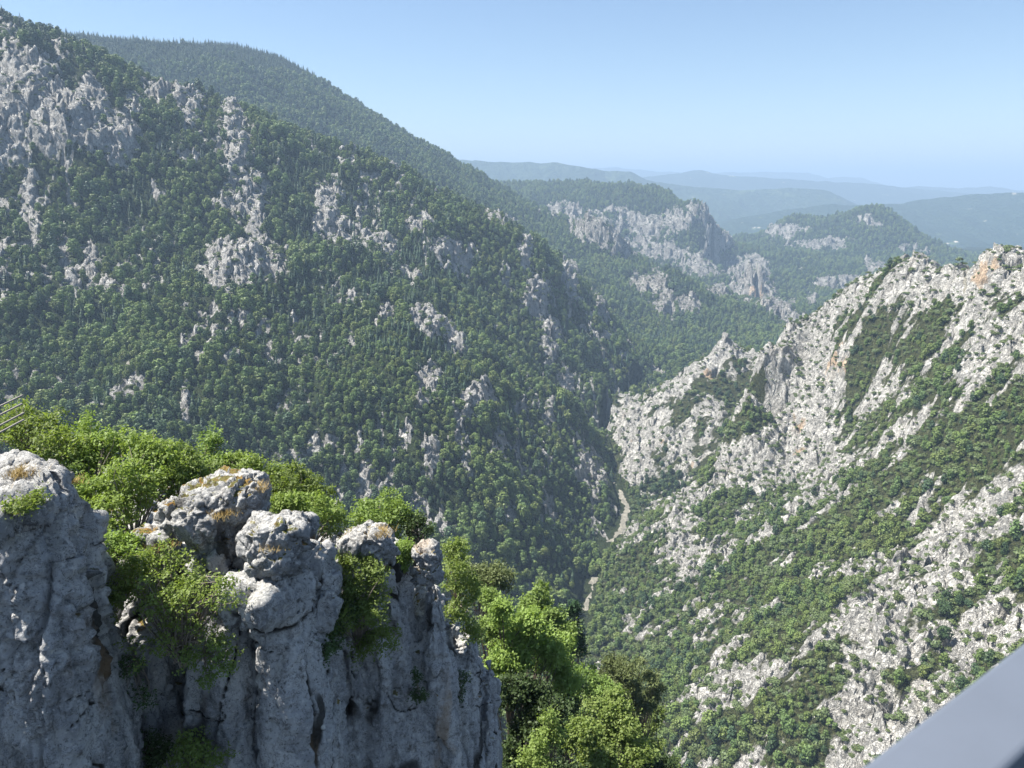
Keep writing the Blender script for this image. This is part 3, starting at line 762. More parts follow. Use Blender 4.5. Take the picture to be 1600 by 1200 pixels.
# ------------------------------------------------------------------ the near cliff
def cliff_material(name, dark=1.0):
    t = NT(name)
    geo = t.n("ShaderNodeNewGeometry"); pos = geo.outputs['Position']; nrm = geo.outputs['Normal']
    pv = t.mapping(pos, scale=(1, 1, .3))
    big = t.noise(pos, .35, 5, .6); streak = t.noise(pv, .9, 5, .65, .4); mid = t.noise(pos, 2.2, 6, .7); fine = t.noise(pos, 9.0, 5, .75)
    grit = t.noise(pos, 38, 3, .7)
    nz = t.n("ShaderNodeSeparateXYZ", Vector=nrm).outputs[2]
    col = t.mix(t.mapr(streak, .38, .62), (.20*dark, .205*dark, .215*dark), (.40*dark, .40*dark, .395*dark))
    col = t.mix(t.mapr(big, .45, .65), col, (.31*dark, .315*dark, .325*dark))
    col = t.mix(t.mapr(mid, .56, .74), col, (.13, .13, .135))
    col = t.mix(t.mapr(fine, .55, .70), col, (.58, .57, .55))
    col = t.mix(t.mapr(fine, .43, .33), col, (.09, .09, .09))
    col = t.mix(t.mapr(t.math('ABSOLUTE', t.math('SUBTRACT', t.noise(pos, 1.6, 6, .75, .5), .5)), .012, .0), col, (.06, .06, .06))
    # upper faces are paler, with moss and dry grass in the hollows
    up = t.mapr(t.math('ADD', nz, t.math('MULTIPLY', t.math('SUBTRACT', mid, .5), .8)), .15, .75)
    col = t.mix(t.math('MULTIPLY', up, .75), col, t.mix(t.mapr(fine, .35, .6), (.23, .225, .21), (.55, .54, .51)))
    pk = t.attr('moss')
    mm = t.mapr(t.math('ADD', t.math('ADD', pk, t.math('MULTIPLY', nz, .18)), t.math('MULTIPLY', t.math('SUBTRACT', mid, .5), 1.1)), .62, .74)
    mcol = t.mix(t.mapr(t.noise(pos, 1.3, 3), .4, .6), (.10, .085, .035), (.26, .15, .05))
    mcol = t.mix(t.mapr(fine, .4, .65), mcol, (.16, .17, .05))
    col = t.mix(mm, col, mcol)
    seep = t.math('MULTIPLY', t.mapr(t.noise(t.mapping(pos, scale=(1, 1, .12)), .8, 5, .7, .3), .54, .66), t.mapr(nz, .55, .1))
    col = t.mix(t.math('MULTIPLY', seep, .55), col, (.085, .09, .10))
    col = t.mix(t.math('MULTIPLY', t.mapr(t.noise(pos, 1.1, 6, .75), .56, .68), .65), col, (.12, .11, .10))
    blk = t.attr('crack')
    col = t.mix(t.mapr(blk, .15, .7), col, (.035, .033, .03))
    rust = t.mapr(t.noise(pv, .55, 3, .5), .63, .72)
    col = t.mix(t.math('MULTIPLY', rust, .55), col, (.30, .20, .11))
    lic = t.mapr(t.vor(pos, 1.7), .16, .06)
    col = t.mix(t.math('MULTIPLY', lic, t.mapr(big, .5, .62)), col, (.62, .61, .57))
    h = t.math('ADD', t.math('MULTIPLY', mid, .5), t.math('MULTIPLY', fine, .30))
    h = t.math('ADD', h, t.math('MULTIPLY', grit, .05)); h = t.math('ADD', h, t.math('MULTIPLY', streak, .35))
    t.bsdf(col, .92, t.bump(h, 1.0, .34), .15)
    return t.m
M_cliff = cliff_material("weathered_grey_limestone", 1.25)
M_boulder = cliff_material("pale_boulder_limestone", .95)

def blob(c, r, e=3.0, rz=0.0, taper=0.0, lean=(0, 0)):
    """Superellipsoid with centre c, half sizes r."""
    v, f = icos(4)
    p = 2.0/e
    s = np.sign(v)*np.abs(v)
    k = (np.abs(v)**e).sum(1)**(-1/e)
    v = v*k[:, None]
    w = 1+taper*v[:, 2]
    x = v[:, 0]*r[0]*w; y = v[:, 1]*r[1]*w; z = v[:, 2]*r[2]
    x = x+lean[0]*z; y = y+lean[1]*z
    c_, s_ = math.cos(rz), math.sin(rz)
    return np.stack([x*c_-y*s_+c[0], x*s_+y*c_+c[1], z+c[2]], 1), f[:, :3]

def rock_mass(name, blobs, voxel, mat, seed, amp=1.0, moss=None, origin=(0, 0, 0), smooth_it=6, facet=1.0):
    vs, fs, o_ = [], [], 0
    for v, f in blobs: vs.append(v); fs.append(f+o_); o_ += len(v)
    me = np_mesh("tmp", np.concatenate(vs), np.concatenate(fs))
    ob = bpy.data.objects.new("tmp", me); COL.objects.link(ob)
    md = ob.modifiers.new("r", 'REMESH'); md.mode = 'VOXEL'; md.voxel_size = voxel; md.adaptivity = 0
    dg = bpy.context.evaluated_depsgraph_get()
    ev = ob.evaluated_get(dg); m2 = ev.to_mesh()
    nv = len(m2.vertices); co = np.empty(nv*3, np.float32); m2.vertices.foreach_get('co', co); co = co.reshape(-1, 3)
    npoly = len(m2.polygons); lp = np.empty(len(m2.loops), np.int32); m2.loops.foreach_get('vertex_index', lp)
    F = lp.reshape(-1, 4) if len(lp) == npoly*4 else None
    ev.to_mesh_clear(); bpy.data.objects.remove(ob); bpy.data.meshes.remove(me)
    # relax
    e = np.concatenate([F[:, [0, 1]], F[:, [1, 2]], F[:, [2, 3]], F[:, [3, 0]]])
    cnt = np.bincount(e[:, 0], minlength=nv).astype(np.float32)
    for _ in range(smooth_it):
        acc = np.stack([np.bincount(e[:, 0], weights=co[e[:, 1], k], minlength=nv) for k in range(3)], 1)
        co = (co*.4+.6*acc/np.maximum(cnt, 1)[:, None]).astype(np.float32)
    def normals(co):
        a = co[F[:, 2]]-co[F[:, 0]]; b = co[F[:, 3]]-co[F[:, 1]]; fn = np.cross(a, b)
        N = np.stack([sum(np.bincount(F[:, c], weights=fn[:, k], minlength=nv) for c in range(4)) for k in range(3)], 1)
        return N/(np.linalg.norm(N, axis=1)[:, None]+1e-12)
    N = normals(co); x, y, z = co.T
    s = seed*13.7
    side = 1-np.clip(np.abs(N[:, 2]), 0, 1)**2
    zr = .18 if amp > .8 else .8; zc = .15 if amp > .8 else .7
    wx_ = .5*noise3(x*.5, y*.5, z*.25+s); 
    d = .42*fbm(x*.38+s, y*.38, z*.12, 3)*amp                               # broad bulges, taller than wide
    d += .17*ridged(x*1.0+s, y*1.0, z*zr, 4, .55)*amp
    fw = 1 if amp < .8 else 1-.42*side*sstep(-9.5, -12.0, z)
    d += .085*fbm(x*3.1, y*3.1, z*1.7+s, 3, .6)*amp
    d += .035*ridged(x*8, y*8, z*5+s, 2)
    # ledges: the face steps back a little at irregular heights
    st = z*1.1+.8*noise3(x*.4, y*.4, z*.3+s); fr = st-np.floor(st)
    d += -.13*amp*sstep(.0, .12, fr)*sstep(.35, .12, fr)*sstep(-.1, .35, noise3(x*.5+9, y*.5, z*.5))
    # cracks: steep ones and a few slanting ones
    n1 = noise3(x*.42+wx_+s, y*.42+wx_, z*.06+s); n2 = noise3(x*.33+s+20, y*.33, z*.75+wx_)
    g = sstep(-.25, .25, noise3(x*.3, y*.3, z*.25+s+40))
    ck = np.exp(-(n1/.022)**2)*g; ck2 = np.exp(-(n2/.018)**2)*sstep(.0, .35, noise3(x*.45, y*.45, z*.4+s+80))
    ck = ck*(0 if amp < .8 else 1); ck2 = ck2*(0 if amp < .8 else 1)
    crack = np.clip(ck+.8*ck2+.6*sstep(.3, .6, noise3(x*1.3, y*1.3, z*.5+s+15))*side, 0, 1)
    d -= (.30*ck+.16*ck2)*amp
    # pits and hollows
    pit = sstep(.33, .6, noise3(x*1.9+s, y*1.9, z*1.5+33)); d -= .16*pit*amp
    wq = .35*noise3(x*.9, y*.9, z*.9+s)
    c1, e1 = chunks(x*.75+wq, y*.75+wq, z*zc+wq, seed); c2, e2 = chunks(x*1.9+wq, y*1.9, z*(zc*3)+wq, seed+1)
    c3, e3 = chunks(x*4.6, y*4.6+wq, z*3.4, seed+2)
    d += amp*(.30*c1*facet+.20*c2+.10*c3) - .07*amp*sstep(.10, 0, e2) - .03*amp*sstep(.12, 0, e3) - .10*amp*sstep(.07, 0, e1)*sstep(-.2, .3, noise3(x*.5, y*.5, z*.4+s+60))
    d = d*fw
    co = co+N*(d[:, None]).astype(np.float32)
    N2 = normals(co)
    up = np.clip(N2[:, 2], 0, 1)
    hollow = np.clip(.5-(d/(.6*amp)), 0, 1)
    ms = (.42*sstep(.35, .9, up)*(.35+hollow)+.30*sstep(.1, .55, fbm(x*.9+s, y*.9, z*.9, 3)))*sstep(.05, .45, N2[:, 2])
    if moss is not None: ms = ms*moss
    crack = np.clip(crack+.5*pit*sstep(.3, -.3, N2[:, 2]), 0, 1)  # pits on steep and down-facing rock share the dark crack colour
    oc_ = np.array(origin, np.float32)
    return link(name, np_mesh(name, co-oc_, F, [mat], {'moss': ms, 'crack': crack}), loc=origin)

def px(u0, u1, v, Y): return abs(P(u1, v, Y).x-P(u0, v, Y).x)
def column(u0, u1, vtop, Y, depth, zbot=-44, e=4.0, rz=0.0, lean=(0, 0), taper=-.06):
    a = P((u0+u1)/2, vtop, Y); w = px(u0, u1, vtop, Y)/2
    h = (a.z-zbot)/2
    return blob((a.x, Y+depth*.8, zbot+h), (w*1.02, depth, h), e, rz, taper*.4, lean)

cb = []
for a in [(-330, -40, 790, 14.3, 1.9), (-120, 66, 805, 14.4, 1.7), (-300, 20, 765, 15.9, 1.4), (10, 78, 822, 15.4, .9), (40, 80, 910, 15.2, 1.3),
          (75, 165, 915, 17.9, 2.2), (150, 250, 935, 17.7, 2.6), (238, 330, 915, 17.5, 2.6), (310, 400, 905, 17.2, 2.2), (375, 462, 905, 16.9, 1.6),
          (450, 492, 925, 18.2, 1.6), (480, 522, 915, 18.9, 1.4), (510, 560, 950, 20.4, 1.4), (550, 612, 925, 20.8, 1.4), (592, 648, 892, 21.2, 1.0),
          (640, 694, 925, 21.4, 1.0), (686, 712, 990, 23.4, .9), (705, 750, 1015, 23.8, .9), (738, 776, 1060, 24.6, .9), (745, 765, 1110, 24.0, 1.0)]:
    cb.append(column(*a, rz=random.uniform(-.25, .25), lean=(random.uniform(-.012, .012), 0)))
# the body of the crag behind the face, where the shrubs root
for (x, y, zt, rx_, ry_) in [(-16.8, 23, -9.4, 4.5, 3.8), (-9.4, 22.8, -11.4, 5, 4.0), (-5.6, 23.5, -12.4, 4.0, 3.2), (-3.4, 25, -14.8, 2.6, 2.6), (-2.0, 26.2, -18.0, 1.5, 2.0), (-8, 26, -13.2, 6, 3), (-16, 27, -11, 6, 5)]:
    cb.append(blob((x, y, (zt-46)/2), (rx_, ry_, (zt+46)/2), 3.2))
# rubs and knobs on the face
for (u, v, Y, w, h) in [(505, 940, 18.6, 44, 60), (498, 885, 18.9, 34, 60), (508, 905, 19.0, 40, 40), (30, 800, 14.4, 70, 50), (80, 840, 15.6, 36, 70), (50, 785, 15.2, 70, 30), (420, 925, 16.9, 86, 46),
                        (100, 850, 16.8, 50, 60), (210, 880, 18.2, 60, 40), (330, 870, 17.8, 50, 60), (720, 1000, 23.6, 40, 30), (610, 890, 21.2, 44, 60), (540, 880, 20.6, 40, 60)]:
    c = P(u, v, Y+.4); cb.append(blob(c, (px(0, w, v, Y)/2, .8, px(0, h, v, Y)/2), 2.8, random.uniform(-.3, .3)))
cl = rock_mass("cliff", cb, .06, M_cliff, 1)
tag(cl, "sheer grey limestone cliff with cracks and dark streaks, below the shrubs at lower left", "cliff", kind='structure')

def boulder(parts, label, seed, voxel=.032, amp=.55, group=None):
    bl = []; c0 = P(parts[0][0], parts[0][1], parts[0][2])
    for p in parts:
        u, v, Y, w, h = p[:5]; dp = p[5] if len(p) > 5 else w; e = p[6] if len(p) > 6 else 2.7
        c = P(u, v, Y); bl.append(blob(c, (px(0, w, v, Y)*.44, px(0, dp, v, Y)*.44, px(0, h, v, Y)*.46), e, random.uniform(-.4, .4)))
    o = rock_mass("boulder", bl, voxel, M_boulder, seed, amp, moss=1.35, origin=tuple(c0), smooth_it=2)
    return tag(o, label, "boulder", group)
boulder([(352, 780, 18.6, 130, 66, 120, 3.4), (325, 812, 18.2, 84, 84, 90), (348, 845, 18.1, 60, 90, 70), (385, 800, 19.0, 56, 90, 70), (355, 765, 19.2, 100, 40, 120)],
        "largest pale boulder with brown moss on its top, perched on the cliff edge", 2)
boulder([(268, 797, 18.5, 40, 34, 46), (274, 820, 18.4, 42, 38, 46)], "small split boulder leaning on the left side of the largest boulder", 3)
boulder([(435, 832, 17.4, 106, 60, 90, 3.2), (432, 862, 17.2, 88, 56, 80), (455, 822, 17.8, 70, 46, 80), (405, 852, 17.2, 54, 56, 60), (424, 884, 17.1, 78, 34, 60)],
        "blocky dark-topped boulder standing on the bare grey pillar", 4)
boulder([(572, 846, 20.8, 92, 46, 80), (592, 862, 20.6, 52, 56, 60), (545, 850, 20.9, 50, 44, 60)], "low mossy boulder half hidden by the hanging shrub near the two right pillars", 5)
boulder([(668, 868, 21.5, 44, 36, 44, 3), (666, 895, 21.5, 48, 40, 46, 3)], "squat boulder with an orange lichen patch, capping the slim right pillar", 6)
boulder([(225, 838, 18.2, 40, 24, 40), (250, 848, 18.1, 36, 30, 40)], "low broken rock with reddish moss, left of the small split boulder", 7)
boulder([(48, 758, 16.0, 88, 28, 90, 3.4), (10, 738, 16.4, 80, 28, 90, 3.4), (84, 790, 15.7, 46, 40, 50, 3.2)], "flat pale rock slab with tufts of grass, on top of the leftmost cliff block", 8)
boulder([(497, 868, 19.2, 30, 40, 34)], "narrow upright stone between the dark-topped boulder and the hanging shrub", 9)

# ------------------------------------------------------------------ leafy shrubs and trees close by
L_lime = leaf_material("lime_shrub_leaves", (.20, .27, .07), (.28, .34, .105), (.16, .235, .055), .42)  # lightest, yellowest green of the near leaves
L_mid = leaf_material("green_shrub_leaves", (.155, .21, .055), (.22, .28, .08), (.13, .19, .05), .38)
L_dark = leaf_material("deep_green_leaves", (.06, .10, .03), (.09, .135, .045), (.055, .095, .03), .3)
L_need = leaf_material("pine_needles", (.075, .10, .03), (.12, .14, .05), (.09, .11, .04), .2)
M_twig = simple("grey_twig_bark", (.20, .17, .14), .9, .1, 8.0, .35)
M_dry = simple("dry_grass", (.30, .22, .09), .9, .1, 4.0, .4)

def foliage(rng, ells, tips, per, leaf, spread, upb=.6, shell=.35, aspect=.6):
    """Sprays of leaves at the twig ends of a crown made of ellipsoids (centre, radii)."""
    vol = np.array([e[1][0]*e[1][1]*e[1][2] for e in ells])**.7; cnt = np.maximum(3, (tips*vol/vol.sum())).astype(int)
    T = []
    for (c, r), n_ in zip(ells, cnt):
        d = rng.normal(size=(n_, 3)); d[:, 2] = d[:, 2]+.15; d /= np.linalg.norm(d, axis=1)[:, None]
        rad = rng.uniform(shell, 1, (n_, 1))**.45
        T.append((np.array(c)+d*np.array(r)*rad*rng.uniform(.85, 1.12, (n_, 1)), d))
    tp = np.concatenate([t_[0] for t_ in T]); td = np.concatenate([t_[1] for t_ in T])
    n_ = len(tp)
    # every spray is a flat fan of leaves pointing outwards and a little up
    sprdir = td+rng.normal(size=(n_, 3))*.45; sprdir[:, 2] += .15; sprdir /= np.linalg.norm(sprdir, axis=1)[:, None]
    sn = np.array([-.25, 0, 1.0])*upb+rng.normal(size=(n_, 3))*.45+td*.35; sn /= np.linalg.norm(sn, axis=1)[:, None]
    sb = np.cross(sn, sprdir); sb /= np.linalg.norm(sb, axis=1)[:, None]+1e-9
    a = rng.uniform(0, 1, (n_, per)); b = rng.normal(size=(n_, per))*.5*(1.1-a*.6); h = rng.normal(size=(n_, per))*.13
    sp_ = spread*rng.uniform(.6, 1.35, (n_, 1, 1))
    c = tp[:, None]+(sprdir[:, None]*(a[..., None]-.4)+sb[:, None]*b[..., None]+sn[:, None]*h[..., None])*sp_
    nn = np.repeat(sn[:, None], per, 1).reshape(-1, 3); c = c.reshape(-1, 3)
    v, f = quads(c, nn, leaf*rng.uniform(.65, 1.3, len(c)), rng, .42, aspect)
    return v, f, tp

def branches(rng, root, tips, n_, r0, hang=0.0):
    parts = []
    sel_ = tips[rng.choice(len(tips), min(n_, len(tips)), replace=False)]
    for t_ in sel_:
        root_ = np.array(root)+rng.normal(size=3)*r0*1.5; d = t_-root_; L_ = np.linalg.norm(d)
        mid1 = root_+d*.35+np.array([0, 0, L_*.12])+rng.normal(size=3)*L_*.05; mid2 = root_+d*.7+np.array([0, 0, L_*.10])+rng.normal(size=3)*L_*.06
        pr = [root_, mid1, mid2, t_]; rr = [r0, r0*.7, r0*.4, r0*.14]
        for i in range(3): parts.append((*rod(pr[i], pr[i+1], rr[i], rr[i+1], 5), 0))
    return merge(parts)

def shrub(name, label, cat, ells_px, root_px, tips, per, leaf, spread, mat, seed, group=None, r0=.025, nbr=26, kind_mesh=None, upb=.6, shell=.35, aspect=.6):
    rng = np.random.default_rng(seed)
    root = P(*root_px); ells = []
    for (u, v, Y, w, h, *dp) in ells_px:
        c = P(u, v, Y); hw = px(0, w, v, Y)/2; hh = px(0, h, v, Y)/2
        ells.append((np.array(c)-np.array(root), (hw, (px(0, dp[0], v, Y)/2 if dp else hw*.8), hh)))
    t_ = bpy.data.objects.new(name, None); COL.objects.link(t_); t_.location = root; t_.empty_display_size = .2
    tag(t_, label, cat, group)
    sub = []
    for c, r in ells:
        r = np.array(r); sub.append((c, r*.8))
        for k in range(5):
            d_ = rng.normal(size=3); d_[2] += .2; d_ /= np.linalg.norm(d_)
            sub.append((c+d_*r*rng.uniform(.5, 1.0), r*rng.uniform(.22, .45)))
    v, f, tp = foliage(rng, sub, tips, per, leaf, spread, upb, shell, aspect)
    link("leaves", np_mesh("leaves", v, f, [mat], smooth=False), t_)
    bv, bf, _ = branches(rng, (0, 0, 0), tp, nbr, r0)
    link("branches", np_mesh("branches", bv, bf, [M_twig]), t_)
    return t_
G = "shrubs growing on top of the near cliff"
shrub("shrub", "light green shrub directly right of the broken railing ends, above the left slab", "shrub", [(55, 678, 21, 110, 60), (20, 665, 21.5, 90, 60), (95, 700, 20.5, 90, 60)], (50, 735, 20.5), 420, 16, .10, .32, L_lime, 101, G)
shrub("shrub", "tall light green shrub with a bumpy top, in the left part of the thicket", "shrub", [(125, 690, 21.5, 90, 80), (110, 730, 20.5, 110, 90), (160, 710, 21, 80, 90), (140, 770, 19.6, 90, 70)], (140, 830, 19.5), 620, 17, .10, .32, L_lime, 102, G)
shrub("shrub", "widest bright shrub in the middle of the thicket, just left of the boulders", "shrub", [(205, 705, 21.5, 110, 90), (200, 760, 19.8, 120, 100), (245, 730, 20.8, 100, 110), (180, 800, 18.8, 90, 60)], (210, 850, 19), 800, 17, .10, .32, L_lime, 103, G)
shrub("shrub", "darker shrub with a rounded top right behind the largest boulder", "shrub", [(275, 725, 21.6, 90, 90), (285, 770, 20.6, 80, 80), (305, 740, 21.8, 80, 70)], (280, 830, 21), 480, 17, .10, .3, L_mid, 104, G)
shrub("shrub", "small dark sapling rising above the thicket left of the largest boulder's top", "shrub", [(328, 690, 24, 40, 40), (345, 725, 23.5, 70, 40)], (335, 790, 23.5), 200, 15, .10, .3, L_mid, 105, G)
shrub("shrub", "low yellowish shrub behind the top of the largest boulder", "shrub", [(375, 725, 23.4, 70, 40), (405, 740, 23, 70, 50)], (390, 790, 23), 260, 15, .10, .3, L_lime, 106, G)
shrub("shrub", "rounded green shrub between the largest boulder and the dark-topped boulder", "shrub", [(455, 755, 24, 90, 70), (440, 775, 22.5, 80, 70), (490, 780, 23.5, 80, 80)], (460, 840, 22.5), 560, 16, .10, .3, L_mid, 107, G)
shrub("shrub", "bright shrub right behind the dark-topped boulder, sloping down to the right", "shrub", [(475, 795, 21.2, 90, 60), (515, 815, 22.5, 70, 70), (440, 790, 21, 50, 40)], (490, 860, 21.5), 460, 16, .10, .3, L_lime, 108, G)
shrub("shrub", "dark green shrub standing behind the low mossy boulder", "shrub", [(595, 800, 26, 90, 60), (570, 815, 25, 60, 50), (625, 815, 26, 60, 50)], (595, 870, 25.5), 420, 15, .11, .32, L_mid, 109, G)
shrub("shrub", "brownish shrub with dry twigs above the slim right pillar", "shrub", [(655, 825, 25.6, 56, 40), (640, 815, 26, 40, 30)], (652, 880, 25), 200, 14, .09, .3, L_dark, 110, G, nbr=60)
shrub("shrub", "small round yellow-green bush between the low mossy boulder and the slim right pillar", "bush", [(632, 860, 21.7, 38, 42), (628, 880, 21.6, 30, 30)], (632, 895, 21.8), 190, 14, .075, .2, L_lime, 111, G)
shrub("hanging_shrub", "large loose shrub hanging over the cliff face below the largest boulder", "shrub", [(270, 895, 16.9, 150, 60), (240, 940, 16.4, 120, 80), (310, 940, 16.0, 120, 80), (350, 925, 15.8, 60, 60), (290, 990, 16.2, 120, 50), (200, 900, 16.9, 80, 50), (250, 865, 17.2, 90, 40), (225, 1012, 16.3, 90, 24)],
      (285, 1035, 17.1), 360, 15, .085, .30, L_lime, 112, r0=.035, nbr=70, shell=.05)
shrub("hanging_shrub", "bright leafy shrub on the ledge left of the large hanging shrub", "shrub", [(165, 850, 17.6, 90, 50), (140, 880, 17.4, 50, 40), (200, 860, 17.6, 70, 40)], (175, 890, 18), 240, 14, .085, .26, L_lime, 113, nbr=30, shell=.1)
shrub("hanging_shrub", "small drooping spray of leaves under the large hanging shrub", "shrub", [(340, 1010, 16.6, 60, 50), (350, 1040, 16.5, 50, 50), (325, 1060, 16.5, 30, 60), (300, 1030, 16.6, 36, 60)], (320, 1020, 17), 130, 13, .08, .22, L_mid, 114, nbr=22, shell=.05)
shrub("hanging_shrub", "leafy tuft at the bottom edge of the picture on the cliff face", "shrub", [(300, 1160, 16.4, 60, 60), (325, 1185, 16.4, 60, 40), (290, 1190, 16.5, 60, 40)], (295, 1205, 17), 170, 13, .085, .24, L_mid, 115, nbr=20)
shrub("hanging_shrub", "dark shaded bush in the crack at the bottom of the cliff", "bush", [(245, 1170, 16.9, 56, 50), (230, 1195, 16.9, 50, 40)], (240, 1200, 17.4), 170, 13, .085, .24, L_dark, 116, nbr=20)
shrub("hanging_shrub", "long green shrub filling the cleft between the grey pillar and the low mossy boulder", "shrub", [(560, 885, 20.0, 70, 60), (550, 930, 19.7, 80, 80), (585, 900, 20, 60, 80), (575, 960, 19.6, 90, 70), (600, 1000, 19.8, 60, 60), (565, 1010, 19.8, 50, 40), (525, 970, 19.0, 60, 50), (530, 870, 20.4, 50, 60)],
      (560, 1010, 20.2), 700, 16, .085, .27, L_mid, 117, r0=.03, nbr=50, shell=.1)
shrub("hanging_shrub", "dark green clump beside the lobed rock, right of the grey pillar", "bush", [(540, 960, 19.2, 50, 40), (520, 1000, 18.8, 50, 34), (465, 905, 18.3, 24, 40)], (530, 1000, 19.4), 170, 14, .085, .24, L_dark, 118, nbr=20)
shrub("hanging_shrub", "bright shrub hanging on the right side of the slim right pillar", "shrub", [(712, 860, 24.0, 50, 50), (710, 900, 23.2, 56, 60), (735, 915, 23.4, 40, 60), (715, 950, 23.0, 50, 50), (740, 990, 23.0, 40, 50)], (712, 940, 24), 420, 15, .095, .27, L_lime, 119, nbr=34, shell=.15)
shrub("hanging_shrub", "narrow dark strip of plants down the crack of the slim right pillar", "bush", [(652, 1060, 20.9, 14, 40), (648, 1090, 20.9, 14, 30), (662, 1085, 20.8, 16, 20)], (652, 1080, 21.2), 80, 12, .07, .18, L_dark, 120, nbr=10)
shrub("hanging_shrub", "thin green plants on the lower right buttress of the cliff", "bush", [(715, 1080, 23.0, 26, 50), (700, 1120, 23, 20, 40), (722, 1060, 23, 24, 30)], (712, 1090, 23.5), 90, 12, .07, .2, L_dark, 121, nbr=12)
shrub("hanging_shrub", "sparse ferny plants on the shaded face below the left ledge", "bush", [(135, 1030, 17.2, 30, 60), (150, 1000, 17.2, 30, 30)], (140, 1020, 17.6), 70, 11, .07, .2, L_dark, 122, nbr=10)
shrub("hanging_shrub", "small green plants growing from the leftmost cliff block under the slab", "bush", [(30, 790, 14.2, 60, 16), (60, 778, 14.4, 40, 14)], (40, 800, 14.8), 110, 12, .07, .2, L_lime, 123, nbr=14)
shrub("hanging_shrub", "open bright shrub leaning over the lip of the recessed face, below the small split boulder", "shrub", [(215, 880, 16.9, 70, 40), (190, 930, 16.8, 60, 50), (170, 960, 16.9, 40, 30)], (205, 915, 17.6), 200, 14, .08, .26, L_lime, 124, nbr=34, shell=.1)
shrub("hanging_shrub", "faint leafy stems trailing down the recessed face toward the bottom", "shrub", [(205, 1040, 16.7, 50, 40), (185, 1075, 16.7, 40, 50), (225, 1090, 16.7, 30, 40)], (210, 1030, 17.2), 90, 12, .075, .22, L_dark, 125, nbr=26, shell=.05)
shrub("hanging_shrub", "green bush in the gap between the grey pillar and the lobed rock", "bush", [(478, 1000, 17.8, 24, 40), (505, 1020, 18.2, 34, 40), (515, 985, 18.6, 30, 30)], (500, 1010, 18.8), 110, 13, .08, .22, L_dark, 126, nbr=14)
# dry grass tufts
def tuft(u, v, Y, n_, h, label, seed):
    rng = np.random.default_rng(seed); root = P(u, v, Y); vs = []
    for i in range(n_):
        b = np.array([rng.normal()*h*.8, rng.normal()*h*.8, -.04]); a = rng.uniform(0, 6.28); l_ = h*rng.uniform(.5, 1.2); w = .006
        tip = b+np.array([math.cos(a)*l_*.7, math.sin(a)*l_*.7, l_*.7]); s_ = np.array([-math.sin(a), math.cos(a), 0])*w
        vs += [b-s_, b+s_, tip+s_*.3, tip-s_*.3]
    f = np.arange(len(vs)).reshape(-1, 4)
    tag(link("grass_tuft", np_mesh("grass_tuft", np.array(vs), f, [M_dry], smooth=False), loc=root), label, "grass", "dry grass tufts on the cliff top")
for i, (u, v, Y, lb) in enumerate([(395, 762, 18.5, "dry golden grass at the right end of the largest boulder's top"), (350, 800, 17.7, "dry grass in the hollow on the largest boulder"), (36, 738, 15.6, "dry grass on the flat slab at the left edge"),
                                  (430, 850, 16.9, "brown grass on the dark-topped boulder"), (100, 755, 16.6, "brown grass beside the flat slab, by the thicket"), (140, 895, 17.7, "rusty grass on the shaded ledge below the thicket"),
                                  (255, 850, 17.9, "rusty grass beside the small split boulder"), (590, 832, 20.5, "dry grass on the low mossy boulder"), (160, 915, 17.5, "mossy grass lip at the top of the recessed face")]):
    tuft(u, v, Y, 500, .20, lb, 300+i)

# trees that stand on the slope right of the cliff
def near_tree(name, label, crown, tips, per, leaf, spread, mat, seed, trunk_r=.16, tall=None, pine=False, lean=0.0, group="trees right of the near cliff"):
    rng = np.random.default_rng(seed)
    c0 = P(crown[0][0], crown[0][1], crown[0][2]); gx, gy = c0.x+lean, c0.y+.3
    gz = float(sample(Z, np.array([gx]), np.array([gy]))[0])
    low = min(P(c[0], c[1]+c[4]*.5, c[2]).z for c in crown)
    gz = min(gz, low-1.0)
    root = np.array([gx, gy, gz-.3]); ells = []
    for (u, v, Y, w, h, *dp) in crown:
        c = P(u, v, Y); hw = px(0, w, v, Y)/2
        ells.append((np.array(c)-root, (hw, hw*.9, px(0, h, v, Y)/2)))
    t_ = bpy.data.objects.new(name, None); COL.objects.link(t_); t_.location = root
    tag(t_, label, "tree", group)
    sub = []
    for c, r in ells:
        r = np.array(r)
        for k in range(7):
            d_ = rng.normal(size=3); d_ /= np.linalg.norm(d_)
            sub.append((c+d_*r*rng.uniform(.35, .95)*np.array([1, 1, .9]), r*rng.uniform(.22, .5)*np.array([1, 1, .75 if not pine else .45])))
    v, f, tp = foliage(rng, sub, tips, per, leaf, spread, .35 if pine else .6, .2, .35 if pine else .65)
    link("crown", np_mesh("crown", v, f, [mat], smooth=False), t_)
    top = max(ells, key=lambda e: e[0][2]); tt = np.array(top[0])
    pr = [np.zeros(3), tt*.35+rng.normal(size=3)*.12, tt*.7+rng.normal(size=3)*.15, tt]
    parts = [(*rod(pr[i], pr[i+1], trunk_r*(1-.28*i), trunk_r*(1-.28*(i+1)), 8), 0) for i in range(3)]
    for e in tp[rng.choice(len(tp), min(60, len(tp)), replace=False)]:
        k = rng.uniform(.35, .95); zt = np.clip(e[2]*k, 0, tt[2]*.98); b = np.array([np.interp(zt, [p[2] for p in pr], [p[0] for p in pr]), np.interp(zt, [p[2] for p in pr], [p[1] for p in pr]), zt])
        m_ = (b+e)/2+np.array([0, 0, .12])
        parts.append((*rod(b, m_, trunk_r*.28, trunk_r*.16, 5), 0)); parts.append((*rod(m_, e, trunk_r*.16, trunk_r*.05, 4), 0))
    V_, F_, _ = merge(parts)
    link("trunk", np_mesh("trunk", V_, F_, [M_bark]), t_)
    return t_
